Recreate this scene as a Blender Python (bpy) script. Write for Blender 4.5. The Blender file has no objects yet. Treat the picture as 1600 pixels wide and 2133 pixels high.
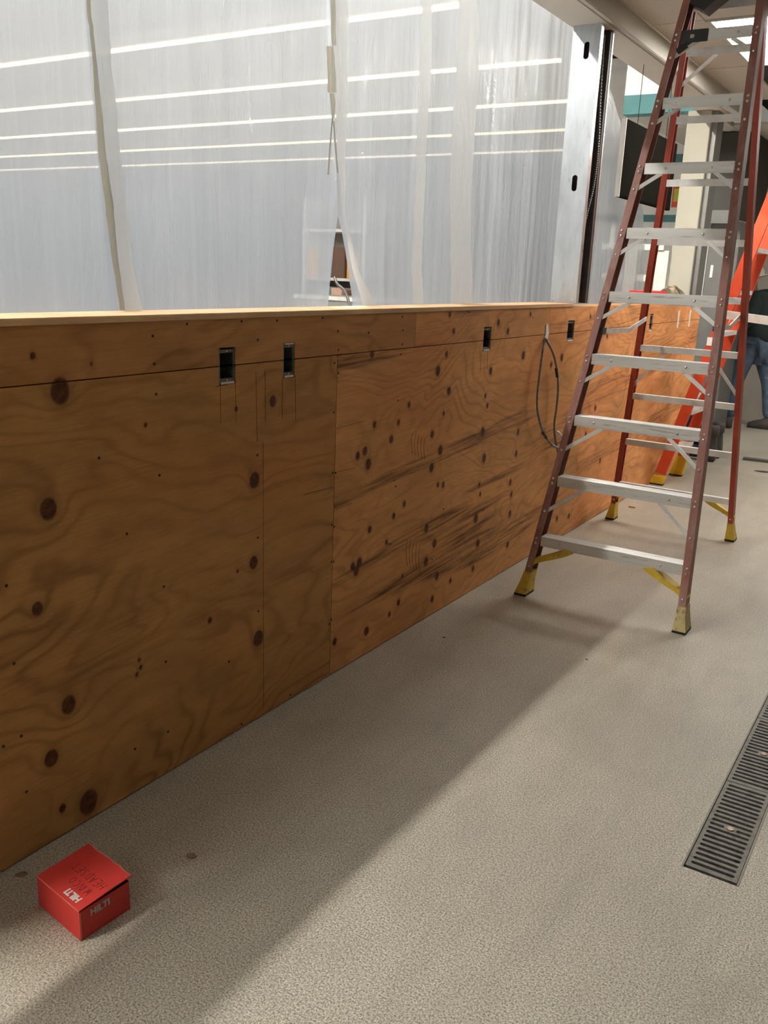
import bpy, math, random
import numpy as np
from mathutils import Vector, Matrix
random.seed(7)
sc = bpy.context.scene
COL = sc.collection

# ------------------------------------------------------------------ camera
F, CX, CY = 1850.0, 800.0, 1066.5
CAMP = np.array([1.851, 0.0, 1.55])
R3 = np.array([[0.842, 0.174, -0.51], [0.538, -0.202, 0.818], [0.04, -0.964, -0.264]])
def _n(v): return v / np.linalg.norm(v)
_Zd = _n(np.array([-.0411 * 6764., 6764., F])); _Y = _n(np.array([1216., -456.5, F])); _Z = -_Zd
_Y = _n(_Y - _Y.dot(_Z) * _Z); _X = np.cross(_Y, _Z)
R3 = np.stack([_X, _Y, _Z])
cd = bpy.data.cameras.new('camera'); cam = bpy.data.objects.new('camera', cd); COL.objects.link(cam)
r_, u_, b_ = R3 @ np.array([1., 0, 0]), R3 @ np.array([0, -1., 0]), R3 @ np.array([0, 0, -1.])
cam.matrix_world = Matrix(((r_[0], u_[0], b_[0], CAMP[0]), (r_[1], u_[1], b_[1], CAMP[1]), (r_[2], u_[2], b_[2], CAMP[2]), (0, 0, 0, 1)))
cd.sensor_fit = 'HORIZONTAL'; cd.sensor_width = 36; cd.lens = 36 * F / 1600; cd.clip_start = .05; cd.clip_end = 200
sc.camera = cam
# ------------------------------------------------------------------ world, exposure, light strengths
W = bpy.data.worlds.new('world'); sc.world = W; W.use_nodes = True
W.node_tree.nodes['Background'].inputs[0].default_value = (.75, .8, .9, 1)
W.node_tree.nodes['Background'].inputs[1].default_value = .05
sc.view_settings.view_transform = 'Standard'; sc.view_settings.look = 'None'
sc.view_settings.exposure = 0.3; sc.view_settings.gamma = 1.0; sc.view_settings.use_curve_mapping = False
E_TROFFER = 25.0      # visible ceiling panel
E_TROFFER2 = 8.0      # panels behind and beside the camera
E_STRIP = 5.0        # store strip lamps
E_ADDED_STRIP = 430.0  # unseen store lamp added to cast the half wall's shadow edge on the floor
E_ADDED_SIDE = 36.0        # unseen panel added to brighten the far end of the room

def ray(px, py): return R3 @ np.array([px - CX, py - CY, F])
def at_floor(px, py, z=0.):
    r = ray(px, py); p = CAMP + (z - CAMP[2]) / r[2] * r; return Vector(p)
def at_x(px, py, x=0.):
    r = ray(px, py); p = CAMP + (x - CAMP[0]) / r[0] * r; return Vector(p)
def at_y(px, py, y):
    r = ray(px, py); p = CAMP + y / r[1] * r; return Vector(p)

# ------------------------------------------------------------------ materials
MATS = {}
def nodes(name):
    m = bpy.data.materials.new(name); m.use_nodes = True; nt = m.node_tree
    for n in list(nt.nodes): nt.nodes.remove(n)
    out = nt.nodes.new('ShaderNodeOutputMaterial'); MATS[name] = m
    return m, nt, out
def N(nt, typ, **kw):
    n = nt.nodes.new(typ)
    for k, v in kw.items():
        if k in n.inputs: n.inputs[k].default_value = v
        else: setattr(n, k, v)
    return n
def lk(nt, a, b): nt.links.new(a, b)
def math_(nt, op, a, b=None, c=None):
    n = nt.nodes.new('ShaderNodeMath'); n.operation = op
    for i, v in enumerate((a, b, c)):
        if v is None: continue
        if isinstance(v, (int, float)): n.inputs[i].default_value = v
        else: lk(nt, v, n.inputs[i])
    return n.outputs[0]
def mixc(nt, f, a, b, blend='MIX'):
    n = nt.nodes.new('ShaderNodeMix'); n.data_type = 'RGBA'; n.blend_type = blend
    for s, v in ((n.inputs[0], f), (n.inputs[6], a), (n.inputs[7], b)):
        if isinstance(v, (int, float)): s.default_value = v
        elif isinstance(v, tuple): s.default_value = v if len(v) == 4 else (*v, 1)
        else: lk(nt, v, s)
    return n.outputs[2]
def ramp(nt, f, stops):
    n = nt.nodes.new('ShaderNodeValToRGB'); e = n.color_ramp.elements
    while len(e) < len(stops): e.new(.5)
    for i, (p, c) in enumerate(stops):
        e[i].position = p; e[i].color = (c, c, c, 1) if isinstance(c, (int, float)) else (*c, 1)
    lk(nt, f, n.inputs[0]); return n.outputs[0]
def coords(nt, scale=(1, 1, 1), rot=(0, 0, 0)):
    tc = N(nt, 'ShaderNodeTexCoord'); mp = N(nt, 'ShaderNodeMapping')
    mp.inputs['Scale'].default_value = scale; mp.inputs['Rotation'].default_value = rot
    lk(nt, tc.outputs['Object'], mp.inputs[0]); return mp.outputs[0]
def noise(nt, vec, scale, detail=2., rough=.5, dist=0.):
    n = N(nt, 'ShaderNodeTexNoise'); n.inputs['Scale'].default_value = scale; n.inputs['Detail'].default_value = detail
    n.inputs['Roughness'].default_value = rough; n.inputs['Distortion'].default_value = dist
    lk(nt, vec, n.inputs[0]); return n.outputs[0]
def bump(nt, h, strength, dist=.001):
    b = N(nt, 'ShaderNodeBump'); b.inputs['Strength'].default_value = strength; b.inputs['Distance'].default_value = dist
    lk(nt, h, b.inputs['Height']); return b.outputs[0]

def mat(name, col, rough=.5, metal=0., var=.12, vs=8., bmp=0., bs=60., stretch=(1, 1, 1), dirt=None, spec=.5, emit=0.):
    """plain painted / metal / plastic surface with uneven colour, gloss and a little relief"""
    m, nt, out = nodes(name)
    p = N(nt, 'ShaderNodeBsdfPrincipled'); lk(nt, p.outputs[0], out.inputs[0])
    v = coords(nt, stretch); n1 = noise(nt, v, vs, 4, .6)
    lo = tuple(c * (1 - var) for c in col); hi = tuple(min(1, c * (1 + var)) for c in col)
    c = mixc(nt, ramp(nt, n1, [(.3, 0.), (.7, 1.)]), lo, hi)
    if dirt:
        dc, amt, ds = dirt
        c = mixc(nt, ramp(nt, noise(nt, v, ds, 6, .65), [(1 - amt - .1, 0.), (1 - amt + .1, 1.)]), c, dc)
    lk(nt, c, p.inputs['Base Color'])
    lk(nt, math_(nt, 'MULTIPLY_ADD', n1, .2, rough - .1), p.inputs['Roughness'])
    p.inputs['Metallic'].default_value = metal; p.inputs['Specular IOR Level'].default_value = spec
    if bmp: lk(nt, bump(nt, noise(nt, v, bs, 3), bmp), p.inputs['Normal'])
    if emit:
        p.inputs['Emission Color'].default_value = (*col, 1); p.inputs['Emission Strength'].default_value = emit
    return m
def emis(name, col, s):
    m, nt, out = nodes(name); e = N(nt, 'ShaderNodeEmission'); e.inputs[0].default_value = (*col, 1)
    v = coords(nt); k = math_(nt, 'MULTIPLY_ADD', noise(nt, v, 3), .1 * s, .95 * s)
    lk(nt, k, e.inputs[1]); lk(nt, e.outputs[0], out.inputs[0]); return m

def wood(name, base, dark, line=1., streak=0., lam=11., seed=0.):
    m, nt, out = nodes(name)
    p = N(nt, 'ShaderNodeBsdfPrincipled'); lk(nt, p.outputs[0], out.inputs[0])
    tc = N(nt, 'ShaderNodeTexCoord'); sx = N(nt, 'ShaderNodeSeparateXYZ'); lk(nt, tc.outputs['Object'], sx.inputs[0])
    y, z = sx.outputs[1], sx.outputs[2]
    aw = N(nt, 'ShaderNodeAttribute'); aw.attribute_name = 'warp'
    ak = N(nt, 'ShaderNodeAttribute'); ak.attribute_name = 'knot'
    zz = math_(nt, 'MULTIPLY_ADD', y, -.055, z)
    def vec(a, b, off=0.):
        c = N(nt, 'ShaderNodeCombineXYZ'); lk(nt, math_(nt, 'MULTIPLY', y, a), c.inputs[0]); lk(nt, math_(nt, 'MULTIPLY', zz, b), c.inputs[1])
        c.inputs[2].default_value = off + seed; return c.outputs[0]
    big = noise(nt, vec(.75, 1.7), 1.0, 3, .55, .6)
    med = noise(nt, vec(2.2, 7.), 1.0, 4, .6, .3)
    ph = math_(nt, 'MULTIPLY', zz, lam)
    ph = math_(nt, 'MULTIPLY_ADD', big, 15., ph)
    ph = math_(nt, 'MULTIPLY_ADD', med, .9, ph)
    ph = math_(nt, 'ADD', ph, aw.outputs['Fac'])
    s = math_(nt, 'SINE', math_(nt, 'MULTIPLY', ph, 6.283))
    s01 = math_(nt, 'MULTIPLY_ADD', s, .5, .5)
    rings = math_(nt, 'POWER', s01, 3.)
    amp = ramp(nt, noise(nt, vec(1.3, 2.3, 7.), 1., 3, .6), [(.35, .12), (.68, 1.)])
    fine = noise(nt, vec(6., 150., 3.), 1., 3, .6)
    mott = noise(nt, vec(2.5, 5., 11.), 1., 5, .65)
    c = mixc(nt, ramp(nt, mott, [(.3, 0.), (.7, 1.)]), tuple(x * .8 for x in base), tuple(min(1, x * 1.16) for x in base))
    redd = ramp(nt, noise(nt, vec(1.1, 3., 23.), 1., 3), [(.5, 0.), (.75, .5)])
    c = mixc(nt, redd, c, (base[0] * 1.02, base[1] * .74, base[2] * .62))
    k1 = math_(nt, 'MULTIPLY', math_(nt, 'MULTIPLY', rings, amp), .62 * line)
    c = mixc(nt, k1, c, dark)
    c = mixc(nt, math_(nt, 'MULTIPLY', ramp(nt, fine, [(.45, 0.), (.7, 1.)]), .22), c, dark)
    if streak:
        sn = noise(nt, vec(.35, 4.6, 31.), 1., 4, .55, .15)
        st = ramp(nt, sn, [(.54, 0.), (.6, 1.), (.64, .25), (.7, .9)])
        fl = ramp(nt, noise(nt, vec(2.5, 70., 41.), 1., 4, .65), [(.4, .1), (.6, 1.)])
        c = mixc(nt, math_(nt, 'MULTIPLY', math_(nt, 'MULTIPLY', st, fl), streak), c, tuple(x * .62 for x in dark))
    kn = math_(nt, 'SUBTRACT', 3., ak.outputs['Fac'])
    halo = ramp(nt, math_(nt, 'MULTIPLY', kn, .33), [(.30, .75), (.62, 0.)])
    c = mixc(nt, math_(nt, 'MULTIPLY', halo, .5), c, dark)
    kin = ramp(nt, math_(nt, 'MULTIPLY', math_(nt, 'MULTIPLY_ADD', med, .5, math_(nt, 'ADD', kn, -.25)), .33), [(.27, 1.), (.345, 0.)])
    kcol = mixc(nt, ramp(nt, noise(nt, vec(60., 60., 5.), 1., 3), [(.35, 0.), (.65, 1.)]), (dark[0] * .34, dark[1] * .26, dark[2] * .26), (dark[0] * .72, dark[1] * .6, dark[2] * .5))
    c = mixc(nt, kin, c, kcol)
    lk(nt, c, p.inputs['Base Color']); p.inputs['Roughness'].default_value = .62; p.inputs['Specular IOR Level'].default_value = .25
    h = math_(nt, 'MULTIPLY_ADD', rings, -.35, math_(nt, 'MULTIPLY', fine, .5))
    if streak: h = math_(nt, 'MULTIPLY_ADD', st, -.8, h)
    h = math_(nt, 'MULTIPLY_ADD', kin, -.8, h)
    lk(nt, bump(nt, h, .45, .003), p.inputs['Normal'])
    return m
wood('plywood_smooth', (.52, .255, .083), (.19, .078, .024), 1.0, .25, 9., 0.)
wood('plywood_rough', (.69, .325, .114), (.22, .085, .028), .7, .95, 12., 4.3)
wood('plywood_red', (.78, .335, .120), (.24, .085, .03), .8, .6, 12., 9.1)
wood('plywood_strip', (.56, .265, .092), (.21, .085, .028), 1., .2, 10., 2.2)
wood('cap_pine', (.78, .52, .30), (.55, .30, .14), .6, 0., 16., 6.)
mat('framing_lumber', (.30, .18, .09), .8, 0, .2, 5)
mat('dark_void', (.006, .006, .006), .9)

def floor_mat():
    m, nt, out = nodes('quartz_epoxy')
    p = N(nt, 'ShaderNodeBsdfPrincipled'); lk(nt, p.outputs[0], out.inputs[0])
    v = coords(nt)
    a = noise(nt, v, 210., 4, .7); b = noise(nt, v, 1.1, 5, .6, .5); g = noise(nt, v, 120., 2, .6)
    c = mixc(nt, ramp(nt, a, [(.38, 0.), (.60, 1.)]), (.125, .108, .076), (.72, .655, .525))
    c = mixc(nt, ramp(nt, g, [(.60, 0.), (.72, .6)]), c, (.13, .11, .085))
    c = mixc(nt, math_(nt, 'MULTIPLY', ramp(nt, b, [(.38, 0.), (.7, 1.)]), .45), c, (.21, .19, .155))
    sc_ = noise(nt, coords(nt, (3, .8, 1), (0, 0, .5)), 2.2, 6, .7, .4)
    c = mixc(nt, ramp(nt, sc_, [(.45, 0.), (.85, .35)]), c, (.12, .105, .085))
    lk(nt, c, p.inputs['Base Color'])
    lk(nt, ramp(nt, b, [(.3, .29), (.7, .38)]), p.inputs['Roughness']); p.inputs['Specular IOR Level'].default_value = .9
    h = math_(nt, 'MULTIPLY_ADD', noise(nt, v, 95., 3, .6), 1., math_(nt, 'MULTIPLY', a, .35))
    lk(nt, bump(nt, h, .9, .0045), p.inputs['Normal'])
floor_mat()

def plastic(name, clear, tint, streaky=.25, milky=.5, gloss=.06):
    """translucent polyethylene film"""
    m, nt, out = nodes(name)
    v = coords(nt, (1, 1, 1)); vs = coords(nt, (8, 1, .06))
    st = noise(nt, coords(nt, (3, 9, .5)), 1., 5, .6, .4)
    cl = noise(nt, coords(nt, (1, 1.3, 1.1)), 1., 4, .6, .6)
    wr = noise(nt, coords(nt, (1, 5, 1.3)), 2.2, 6, .62, 1.4)
    fac = math_(nt, 'MULTIPLY_ADD', st, streaky, clear - streaky * .5)
    hf = noise(nt, coords(nt, (3, 60, .9)), 1., 3, .7)
    fac = math_(nt, 'MULTIPLY', fac, ramp(nt, hf, [(.32, .80), (.5, 1.), (.68, 1.)]))
    fac = math_(nt, 'MULTIPLY_ADD', cl, .16, math_(nt, 'ADD', fac, -.08))
    tr = N(nt, 'ShaderNodeBsdfTransparent'); tr.inputs[0].default_value = (.97, .98, 1, 1)
    tl = N(nt, 'ShaderNodeBsdfTranslucent'); tl.inputs[0].default_value = (*tint, 1)
    df = N(nt, 'ShaderNodeBsdfDiffuse'); df.inputs[0].default_value = (*tint, 1)
    gl = N(nt, 'ShaderNodeBsdfGlossy'); gl.inputs['Roughness'].default_value = .16; gl.inputs[0].default_value = (1, 1, 1, 1)
    nb = bump(nt, math_(nt, 'MULTIPLY_ADD', wr, 1., math_(nt, 'MULTIPLY', st, .35)), .8, .03)
    for s in (gl, df): lk(nt, nb, s.inputs['Normal'])
    mb = N(nt, 'ShaderNodeMixShader'); mb.inputs[0].default_value = .30; lk(nt, tl.outputs[0], mb.inputs[1]); lk(nt, df.outputs[0], mb.inputs[2])
    if milky:
        rf = N(nt, 'ShaderNodeBsdfRefraction'); rf.inputs['IOR'].default_value = 1.2; rf.inputs['Roughness'].default_value = .55; rf.inputs[0].default_value = (.97, .98, 1, 1); lk(nt, nb, rf.inputs['Normal'])
        m3 = N(nt, 'ShaderNodeMixShader'); m3.inputs[0].default_value = milky; lk(nt, mb.outputs[0], m3.inputs[1]); lk(nt, rf.outputs[0], m3.inputs[2]); mb = m3
    mm = N(nt, 'ShaderNodeMixShader'); lk(nt, fac, mm.inputs[0]); lk(nt, mb.outputs[0], mm.inputs[1]); lk(nt, tr.outputs[0], mm.inputs[2])
    lw = N(nt, 'ShaderNodeLayerWeight'); lw.inputs['Blend'].default_value = .25
    mg = N(nt, 'ShaderNodeMixShader'); lk(nt, math_(nt, 'MULTIPLY_ADD', lw.outputs['Fresnel'], .3 if gloss > .03 else .03, gloss), mg.inputs[0])
    lk(nt, mm.outputs[0], mg.inputs[1]); lk(nt, gl.outputs[0], mg.inputs[2]); lk(nt, mg.outputs[0], out.inputs[0])
plastic('plastic_film', .22, (.305, .338, .385), .07, .40)
plastic('plastic_fold', .06, (.55, .545, .53), .05, .0, .012)
plastic('plastic_tape', .02, (.33, .305, .24), .03, .0, .02)

mat('drywall', (.60, .55, .47), .85, 0, .04, 3, .2, 90)
mat('white_trim', (.50, .47, .41), .8, 0, .04, 3)
mat('post_paint', (.29, .27, .215), .8, 0, .04, 3)
mat('ceiling_tile', (.54, .495, .42), .9, 0, .05, 40, .4, 220)
mat('ceiling_grid', (.40, .37, .31), .6, 0, .05)
mat('grey_wall', (.36, .33, .28), .7, 0, .08, 1.5)
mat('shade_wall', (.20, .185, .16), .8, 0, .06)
mat('store_white', (.86, .86, .85), .8, 0, .03)
mat('store_ceiling', (.085, .09, .105), .9, 0, .1)
mat('store_floor', (.66, .68, .72), .4, 0, .06)
mat('teal_paint', (.075, .21, .215), .7, 0, .06)
mat('galvanised', (.52, .55, .57), .42, .85, .16, 14, .25, 40, (1, 1, .25), dirt=((.22, .22, .22), .3, 20))
mat('galvanised_bright', (.75, .78, .78), .3, .9, .1, 10)
mat('steel_dark', (.10, .08, .075), .6, .5, .3, 12)
mat('aluminium', (.76, .75, .715), .42, .3, .10, 26, .3, 120, (.06, 1, 1), dirt=((.16, .15, .14), .34, 90))
mat('aluminium_plain', (.72, .705, .67), .42, .25, .12, 14)
mat('rivet_metal', (.75, .72, .68), .3, .9, .1)
mat('fiberglass_front', (.265, .108, .08), .55, 0, .2, 22, .3, 150, (1, 1, .3), dirt=((.34, .20, .165), .42, 18))
mat('fiberglass_rear', (.33, .045, .020), .5, 0, .18, 22, .3, 150, (1, 1, .3))
mat('fiberglass_orange', (.62, .062, .016), .5, 0, .1, 12)
mat('yellow_boot', (.62, .42, .035), .55, 0, .15, 18, .3, 60, dirt=((.20, .15, .07), .36, 24))
mat('yellow_boot_dirty', (.50, .40, .17), .65, 0, .2, 26, .3, 60, dirt=((.07, .06, .05), .36, 30))
mat('yellow_clean', (.75, .46, .02), .5, 0, .12)
mat('rubber', (.012, .012, .012), .8)
mat('black_plastic', (.015, .014, .014), .5)
mat('cast_iron', (.15, .138, .118), .55, .35, .25, 18, .5, 160, dirt=((.05, .045, .04), .4, 30))
mat('drain_steel', (.17, .155, .125), .5, .6, .2)
mat('box_red', (.60, .038, .030), .55, 0, .06, 12, .1, 200)
mat('box_edge', (.72, .22, .17), .8, 0, .2)
mat('box_board', (.30, .13, .08), .9)
mat('white_print', (.82, .80, .78), .6)
mat('pen_ink', (.10, .008, .010), .5)
mat('grey_print', (.50, .46, .45), .6)
mat('screw_black', (.012, .008, .006), .6)
mat('cut_shadow', (.09, .035, .012), .9)
mat('pencil_brown', (.13, .055, .02), .9)
mat('conduit_grey', (.24, .23, .21), .45, .7, .2, 30)
mat('white_tape', (.80, .76, .70), .7)
mat('box_grey', (.17, .18, .17), .5, .5, .3, 40, dirt=((.40, .42, .40), .3, 60))
mat('screen_dark', (.010, .009, .007), .9, 0, .1, spec=.0)
mat('panel_edge', (.42, .40, .36), .6)
mat('hood_dark', (.035, .032, .022), .6)
mat('cabinet_grey', (.13, .125, .115), .45, .3, .1)
mat('frame_paint', (.50, .49, .42), .7)
mat('red_plastic', (.75, .03, .03), .4)
mat('rag_cloth', (.27, .21, .12), .95, 0, .4, 30, dirt=((.03, .025, .02), .5, 12))
mat('skin', (.17, .085, .055), .6)
mat('green_knit', (.007, .014, .012), .9, 0, .3)
mat('denim', (.060, .085, .125), .9, 0, .35, 14, dirt=((.20, .24, .30), .3, 18))
mat('denim_dark', (.018, .035, .065), .9, 0, .3)
mat('boot_leather', (.055, .045, .038), .8, 0, .3)
mat('hat_grey', (.50, .50, .46), .5, 0, .1)
mat('wood_chip', (.62, .42, .22), .8)
mat('coin_metal', (.28, .20, .13), .38, .6, .4, 60)
mat('shelf_white', (.75, .75, .72), .6)
mat('pack_orange', (.68, .33, .05), .6)
mat('pack_brown', (.14, .08, .06), .7)
mat('pack_grey', (.28, .28, .27), .7)
mat('pack_pink', (.70, .45, .36), .7)
mat('pack_mint', (.35, .55, .48), .7)
mat('sign_yellow', (.55, .55, .05), .6)
mat('sign_red', (.75, .10, .06), .6)
emis('troffer_glow', (1., .98, .93), E_TROFFER)
emis('troffer_glow_dim', (1., .95, .86), E_TROFFER2)
emis('troffer_glow_added', (1., .97, .92), E_ADDED_SIDE)
emis('strip_glow_low', (1., .80, .50), E_STRIP * .55)
emis('strip_glow_faint', (1., .84, .62), E_STRIP * .34)
emis('strip_glow', (1., .75, .40), E_STRIP)
emis('added_strip_glow', (1., .96, .88), E_ADDED_STRIP)
emis('store_sign_glow', (1., 1., .98), 3.)

# ------------------------------------------------------------------ mesh helpers
class MB:
    def __init__(s): s.v = []; s.f = []; s.mi = []; s.cur = 0
    def quad(s, a, b, c, d):
        i = len(s.v); s.v += [tuple(a), tuple(b), tuple(c), tuple(d)]; s.f.append((i, i + 1, i + 2, i + 3)); s.mi.append(s.cur); return s
    def poly(s, pts):
        i = len(s.v); s.v += [tuple(p) for p in pts]; s.f.append(tuple(range(i, i + len(pts)))); s.mi.append(s.cur); return s
    def box(s, x0, x1, y0, y1, z0, z1, ch=0.):
        if ch <= 0:
            i = len(s.v)
            s.v += [(x, y, z) for z in (z0, z1) for y in (y0, y1) for x in (x0, x1)]
            fs = [(0, 2, 3, 1), (4, 5, 7, 6), (0, 1, 5, 4), (2, 6, 7, 3), (0, 4, 6, 2), (1, 3, 7, 5)]
            s.f += [tuple(i + k for k in f) for f in fs]; s.mi += [s.cur] * 6; return s
        import bmesh
        bm = bmesh.new(); bmesh.ops.create_cube(bm, size=1)
        for v in bm.verts: v.co = Vector(((x0 + x1) / 2 + v.co.x * (x1 - x0), (y0 + y1) / 2 + v.co.y * (y1 - y0), (z0 + z1) / 2 + v.co.z * (z1 - z0)))
        bmesh.ops.bevel(bm, geom=bm.edges[:], offset=ch, segments=2, affect='EDGES')
        s.addbm(bm); return s
    def addbm(s, bm):
        i = len(s.v); bm.verts.index_update()
        s.v += [tuple(v.co) for v in bm.verts]
        for f in bm.faces: s.f.append(tuple(i + v.index for v in f.verts)); s.mi.append(s.cur)
        bm.free()
    def loft(s, rings, cap=True, closed=True):
        """rings: lists of points of the same length"""
        i = len(s.v); n = len(rings[0])
        for r in rings: s.v += [tuple(p) for p in r]
        m = n if closed else n - 1
        for k in range(len(rings) - 1):
            for j in range(m):
                a = i + k * n + j; b = i + k * n + (j + 1) % n
                s.f.append((a, b, b + n, a + n)); s.mi.append(s.cur)
        if cap:
            s.f.append(tuple(i + j for j in reversed(range(n)))); s.mi.append(s.cur)
            e = i + (len(rings) - 1) * n
            s.f.append(tuple(e + j for j in range(n))); s.mi.append(s.cur)
        return s
    def beam(s, p0, p1, prof, xax=(1, 0, 0)):
        """extrude a 2-d profile (u along xax, v perpendicular) from p0 to p1"""
        p0, p1 = Vector(p0), Vector(p1); d = (p1 - p0).normalized(); u = Vector(xax); u = (u - u.dot(d) * d).normalized(); v = d.cross(u)
        s.loft([[p + u * a + v * b for a, b in prof] for p in (p0, p1)]); return s
    def tube(s, pts, r, n=8, ridges=None):
        pts = [Vector(p) for p in pts]; rings = []; up = None
        for k, p in enumerate(pts):
            d = (pts[min(k + 1, len(pts) - 1)] - pts[max(k - 1, 0)]).normalized()
            if up is None: up = Vector((0, 0, 1)) if abs(d.z) < .9 else Vector((1, 0, 0))
            a = (up - up.dot(d) * d).normalized(); up = a; b = d.cross(a)
            rr = r if ridges is None else r * (1 + ridges * (1 if k % 2 else -1))
            if not isinstance(r, (int, float)): rr = r[k]
            rings.append([p + a * (rr * math.cos(t)) + b * (rr * math.sin(t)) for t in [2 * math.pi * j / n for j in range(n)]])
        s.loft(rings); return s
    def cyl(s, p0, p1, r, n=12): return s.tube([p0, p1], r, n)
    def build(s, name, mt, parent=None, smooth=False):
        me = bpy.data.meshes.new(name); me.from_pydata(s.v, [], s.f); me.update()
        mts = mt if isinstance(mt, (list, tuple)) else [mt]
        for m in mts: me.materials.append(MATS[m])
        if len(mts) > 1: me.polygons.foreach_set('material_index', s.mi)
        if smooth: me.polygons.foreach_set('use_smooth', [True] * len(s.f))
        o = bpy.data.objects.new(name, me); COL.objects.link(o)
        if parent is not None: put(o, parent)
        return o
def put(o, parent):
    """parent without moving: the mesh is authored in world space"""
    o.parent = parent; o.matrix_parent_inverse = Matrix.Translation(-Vector(parent.location)) if parent.rotation_euler.z == 0 else parent.matrix_basis.inverted()
def tag(o, label=None, cat=None, group=None, kind=None):
    if label: o['label'] = label
    if cat: o['category'] = cat
    if group: o['group'] = group
    if kind: o['kind'] = kind
    return o
def thing(name, loc, label, cat, group=None):
    o = bpy.data.objects.new(name, None); COL.objects.link(o); o.location = loc; o.empty_display_size = .1
    return tag(o, label, cat, group)
def struct(name, loc=(0, 0, 0), label=None):
    o = bpy.data.objects.new(name, None); COL.objects.link(o); o.location = loc; o['kind'] = 'structure'
    if label: o['label'] = label
    return o
def cspline(pts, n=10):
    P = [np.array(p, float) for p in pts]; P = [2 * P[0] - P[1]] + P + [2 * P[-1] - P[-2]]; out = []
    for i in range(1, len(P) - 2):
        for k in range(n):
            t = k / n; a, b, c, d = P[i - 1:i + 3]
            out.append(.5 * ((2 * b) + (-a + c) * t + (2 * a - 5 * b + 4 * c - d) * t * t + (-a + 3 * b - 3 * c + d) * t ** 3))
    out.append(P[-2]); return [Vector(p) for p in out]

# ================================================================== FLOOR
WT = 1.406            # top of the half wall
WE = 7.80             # where the half wall ends
DX0, DX1, DY0, DY1 = 1.462, 1.612, 2.245, 5.40
b = MB()
X0, X1, Y0, Y1 = -.17, 4.6, -3.2, 11.6
b.quad((X0, Y0, 0), (DX0, Y0, 0), (DX0, Y1, 0), (X0, Y1, 0)).quad((DX1, Y0, 0), (X1, Y0, 0), (X1, Y1, 0), (DX1, Y1, 0))
b.quad((DX0, Y0, 0), (DX1, Y0, 0), (DX1, DY0, 0), (DX0, DY0, 0)).quad((DX0, DY1, 0), (DX1, DY1, 0), (DX1, Y1, 0), (DX0, Y1, 0))
fl = b.build('floor', 'quartz_epoxy'); tag(fl, 'beige-grey speckled quartz epoxy floor beside the plywood half wall', kind='structure')
b = MB(); b.quad((-34, -12, -.004), (-.165, -12, -.004), (-.165, 30, -.004), (-34, 30, -.004))
tag(b.build('floor', 'store_floor'), 'pale floor of the store hall behind the plastic', kind='structure')
# ================================================================== TRENCH DRAIN
dr = thing('trench_drain', (1.54, DY0, 0), 'dark iron trench drain set into the floor at the right edge of the photo', 'drain')
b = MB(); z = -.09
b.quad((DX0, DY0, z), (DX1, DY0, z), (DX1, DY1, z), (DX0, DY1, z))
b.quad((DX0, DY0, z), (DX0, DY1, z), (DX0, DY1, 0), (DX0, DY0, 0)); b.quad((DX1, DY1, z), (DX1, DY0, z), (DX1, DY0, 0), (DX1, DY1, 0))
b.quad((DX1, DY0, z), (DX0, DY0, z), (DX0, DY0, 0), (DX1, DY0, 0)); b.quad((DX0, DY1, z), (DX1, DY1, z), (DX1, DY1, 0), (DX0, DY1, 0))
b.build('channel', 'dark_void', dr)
b = MB()
b.box(DX0, DX0 + .005, DY0, DY1, -.03, .0015).box(DX1 - .005, DX1, DY0, DY1, -.03, .0015).box(DX0 + .0055, DX1 - .0055, DY0, DY0 + .004, -.05, -.006)
b.build('frame', 'drain_steel', dr)
GL, GW = .520, DX1 - DX0 - .014
def grate_mesh():
    b = MB(); t0, t1 = -.014, 0.
    x0, x1 = 0, GW; bor = .010
    ns = 20; pitch = (GL - .026) / ns; sl = pitch * .52
    ys = []
    for i in range(ns):
        c = .013 + pitch * (i + .5); ys.append((c - sl / 2, c + sl / 2))
    b.box(0, bor, .002, GL - .002, t0, t1).box(GW - bor, GW, .002, GL - .002, t0, t1)
    prev = .002
    for i, (a, c) in enumerate(ys):
        b.box(bor, GW - bor, prev, a, t0, t1); prev = c
        for xe, sgn in ((bor, 1), (GW - bor, -1)):     # rounded slot ends
            b.poly([(xe, a, t1), (xe + sgn * .004, a, t1), (xe, a + sl * .4, t1)][::sgn]); b.poly([(xe, c, t1), (xe, c - sl * .4, t1), (xe + sgn * .004, c, t1)][::sgn])
        if i == 9: b.box(GW / 2 - .018, GW / 2 + .018, a, c, t0, t1)
    b.box(bor, GW - bor, prev, GL - .002, t0, t1)
    return b
gm = None
for k in range(6):
    if gm is None:
        g = grate_mesh().build('grate', 'cast_iron'); gm = g.data
    else:
        g = bpy.data.objects.new('grate', gm); COL.objects.link(g)
    g.parent = dr; g.matrix_parent_inverse = Matrix.Identity(4)
    g.location = (DX0 + .007 - 1.54, .012 + k * GL, -.0015)
    bb = MB().cyl((0, 0, 0), (0, 0, .004), .010, 12)
    bo = bb.build('bolt', 'coin_metal'); bo.parent = g; bo.location = (GW / 2, .013 + (GL - .026) / 20 * 9.5, -.001)

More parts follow.
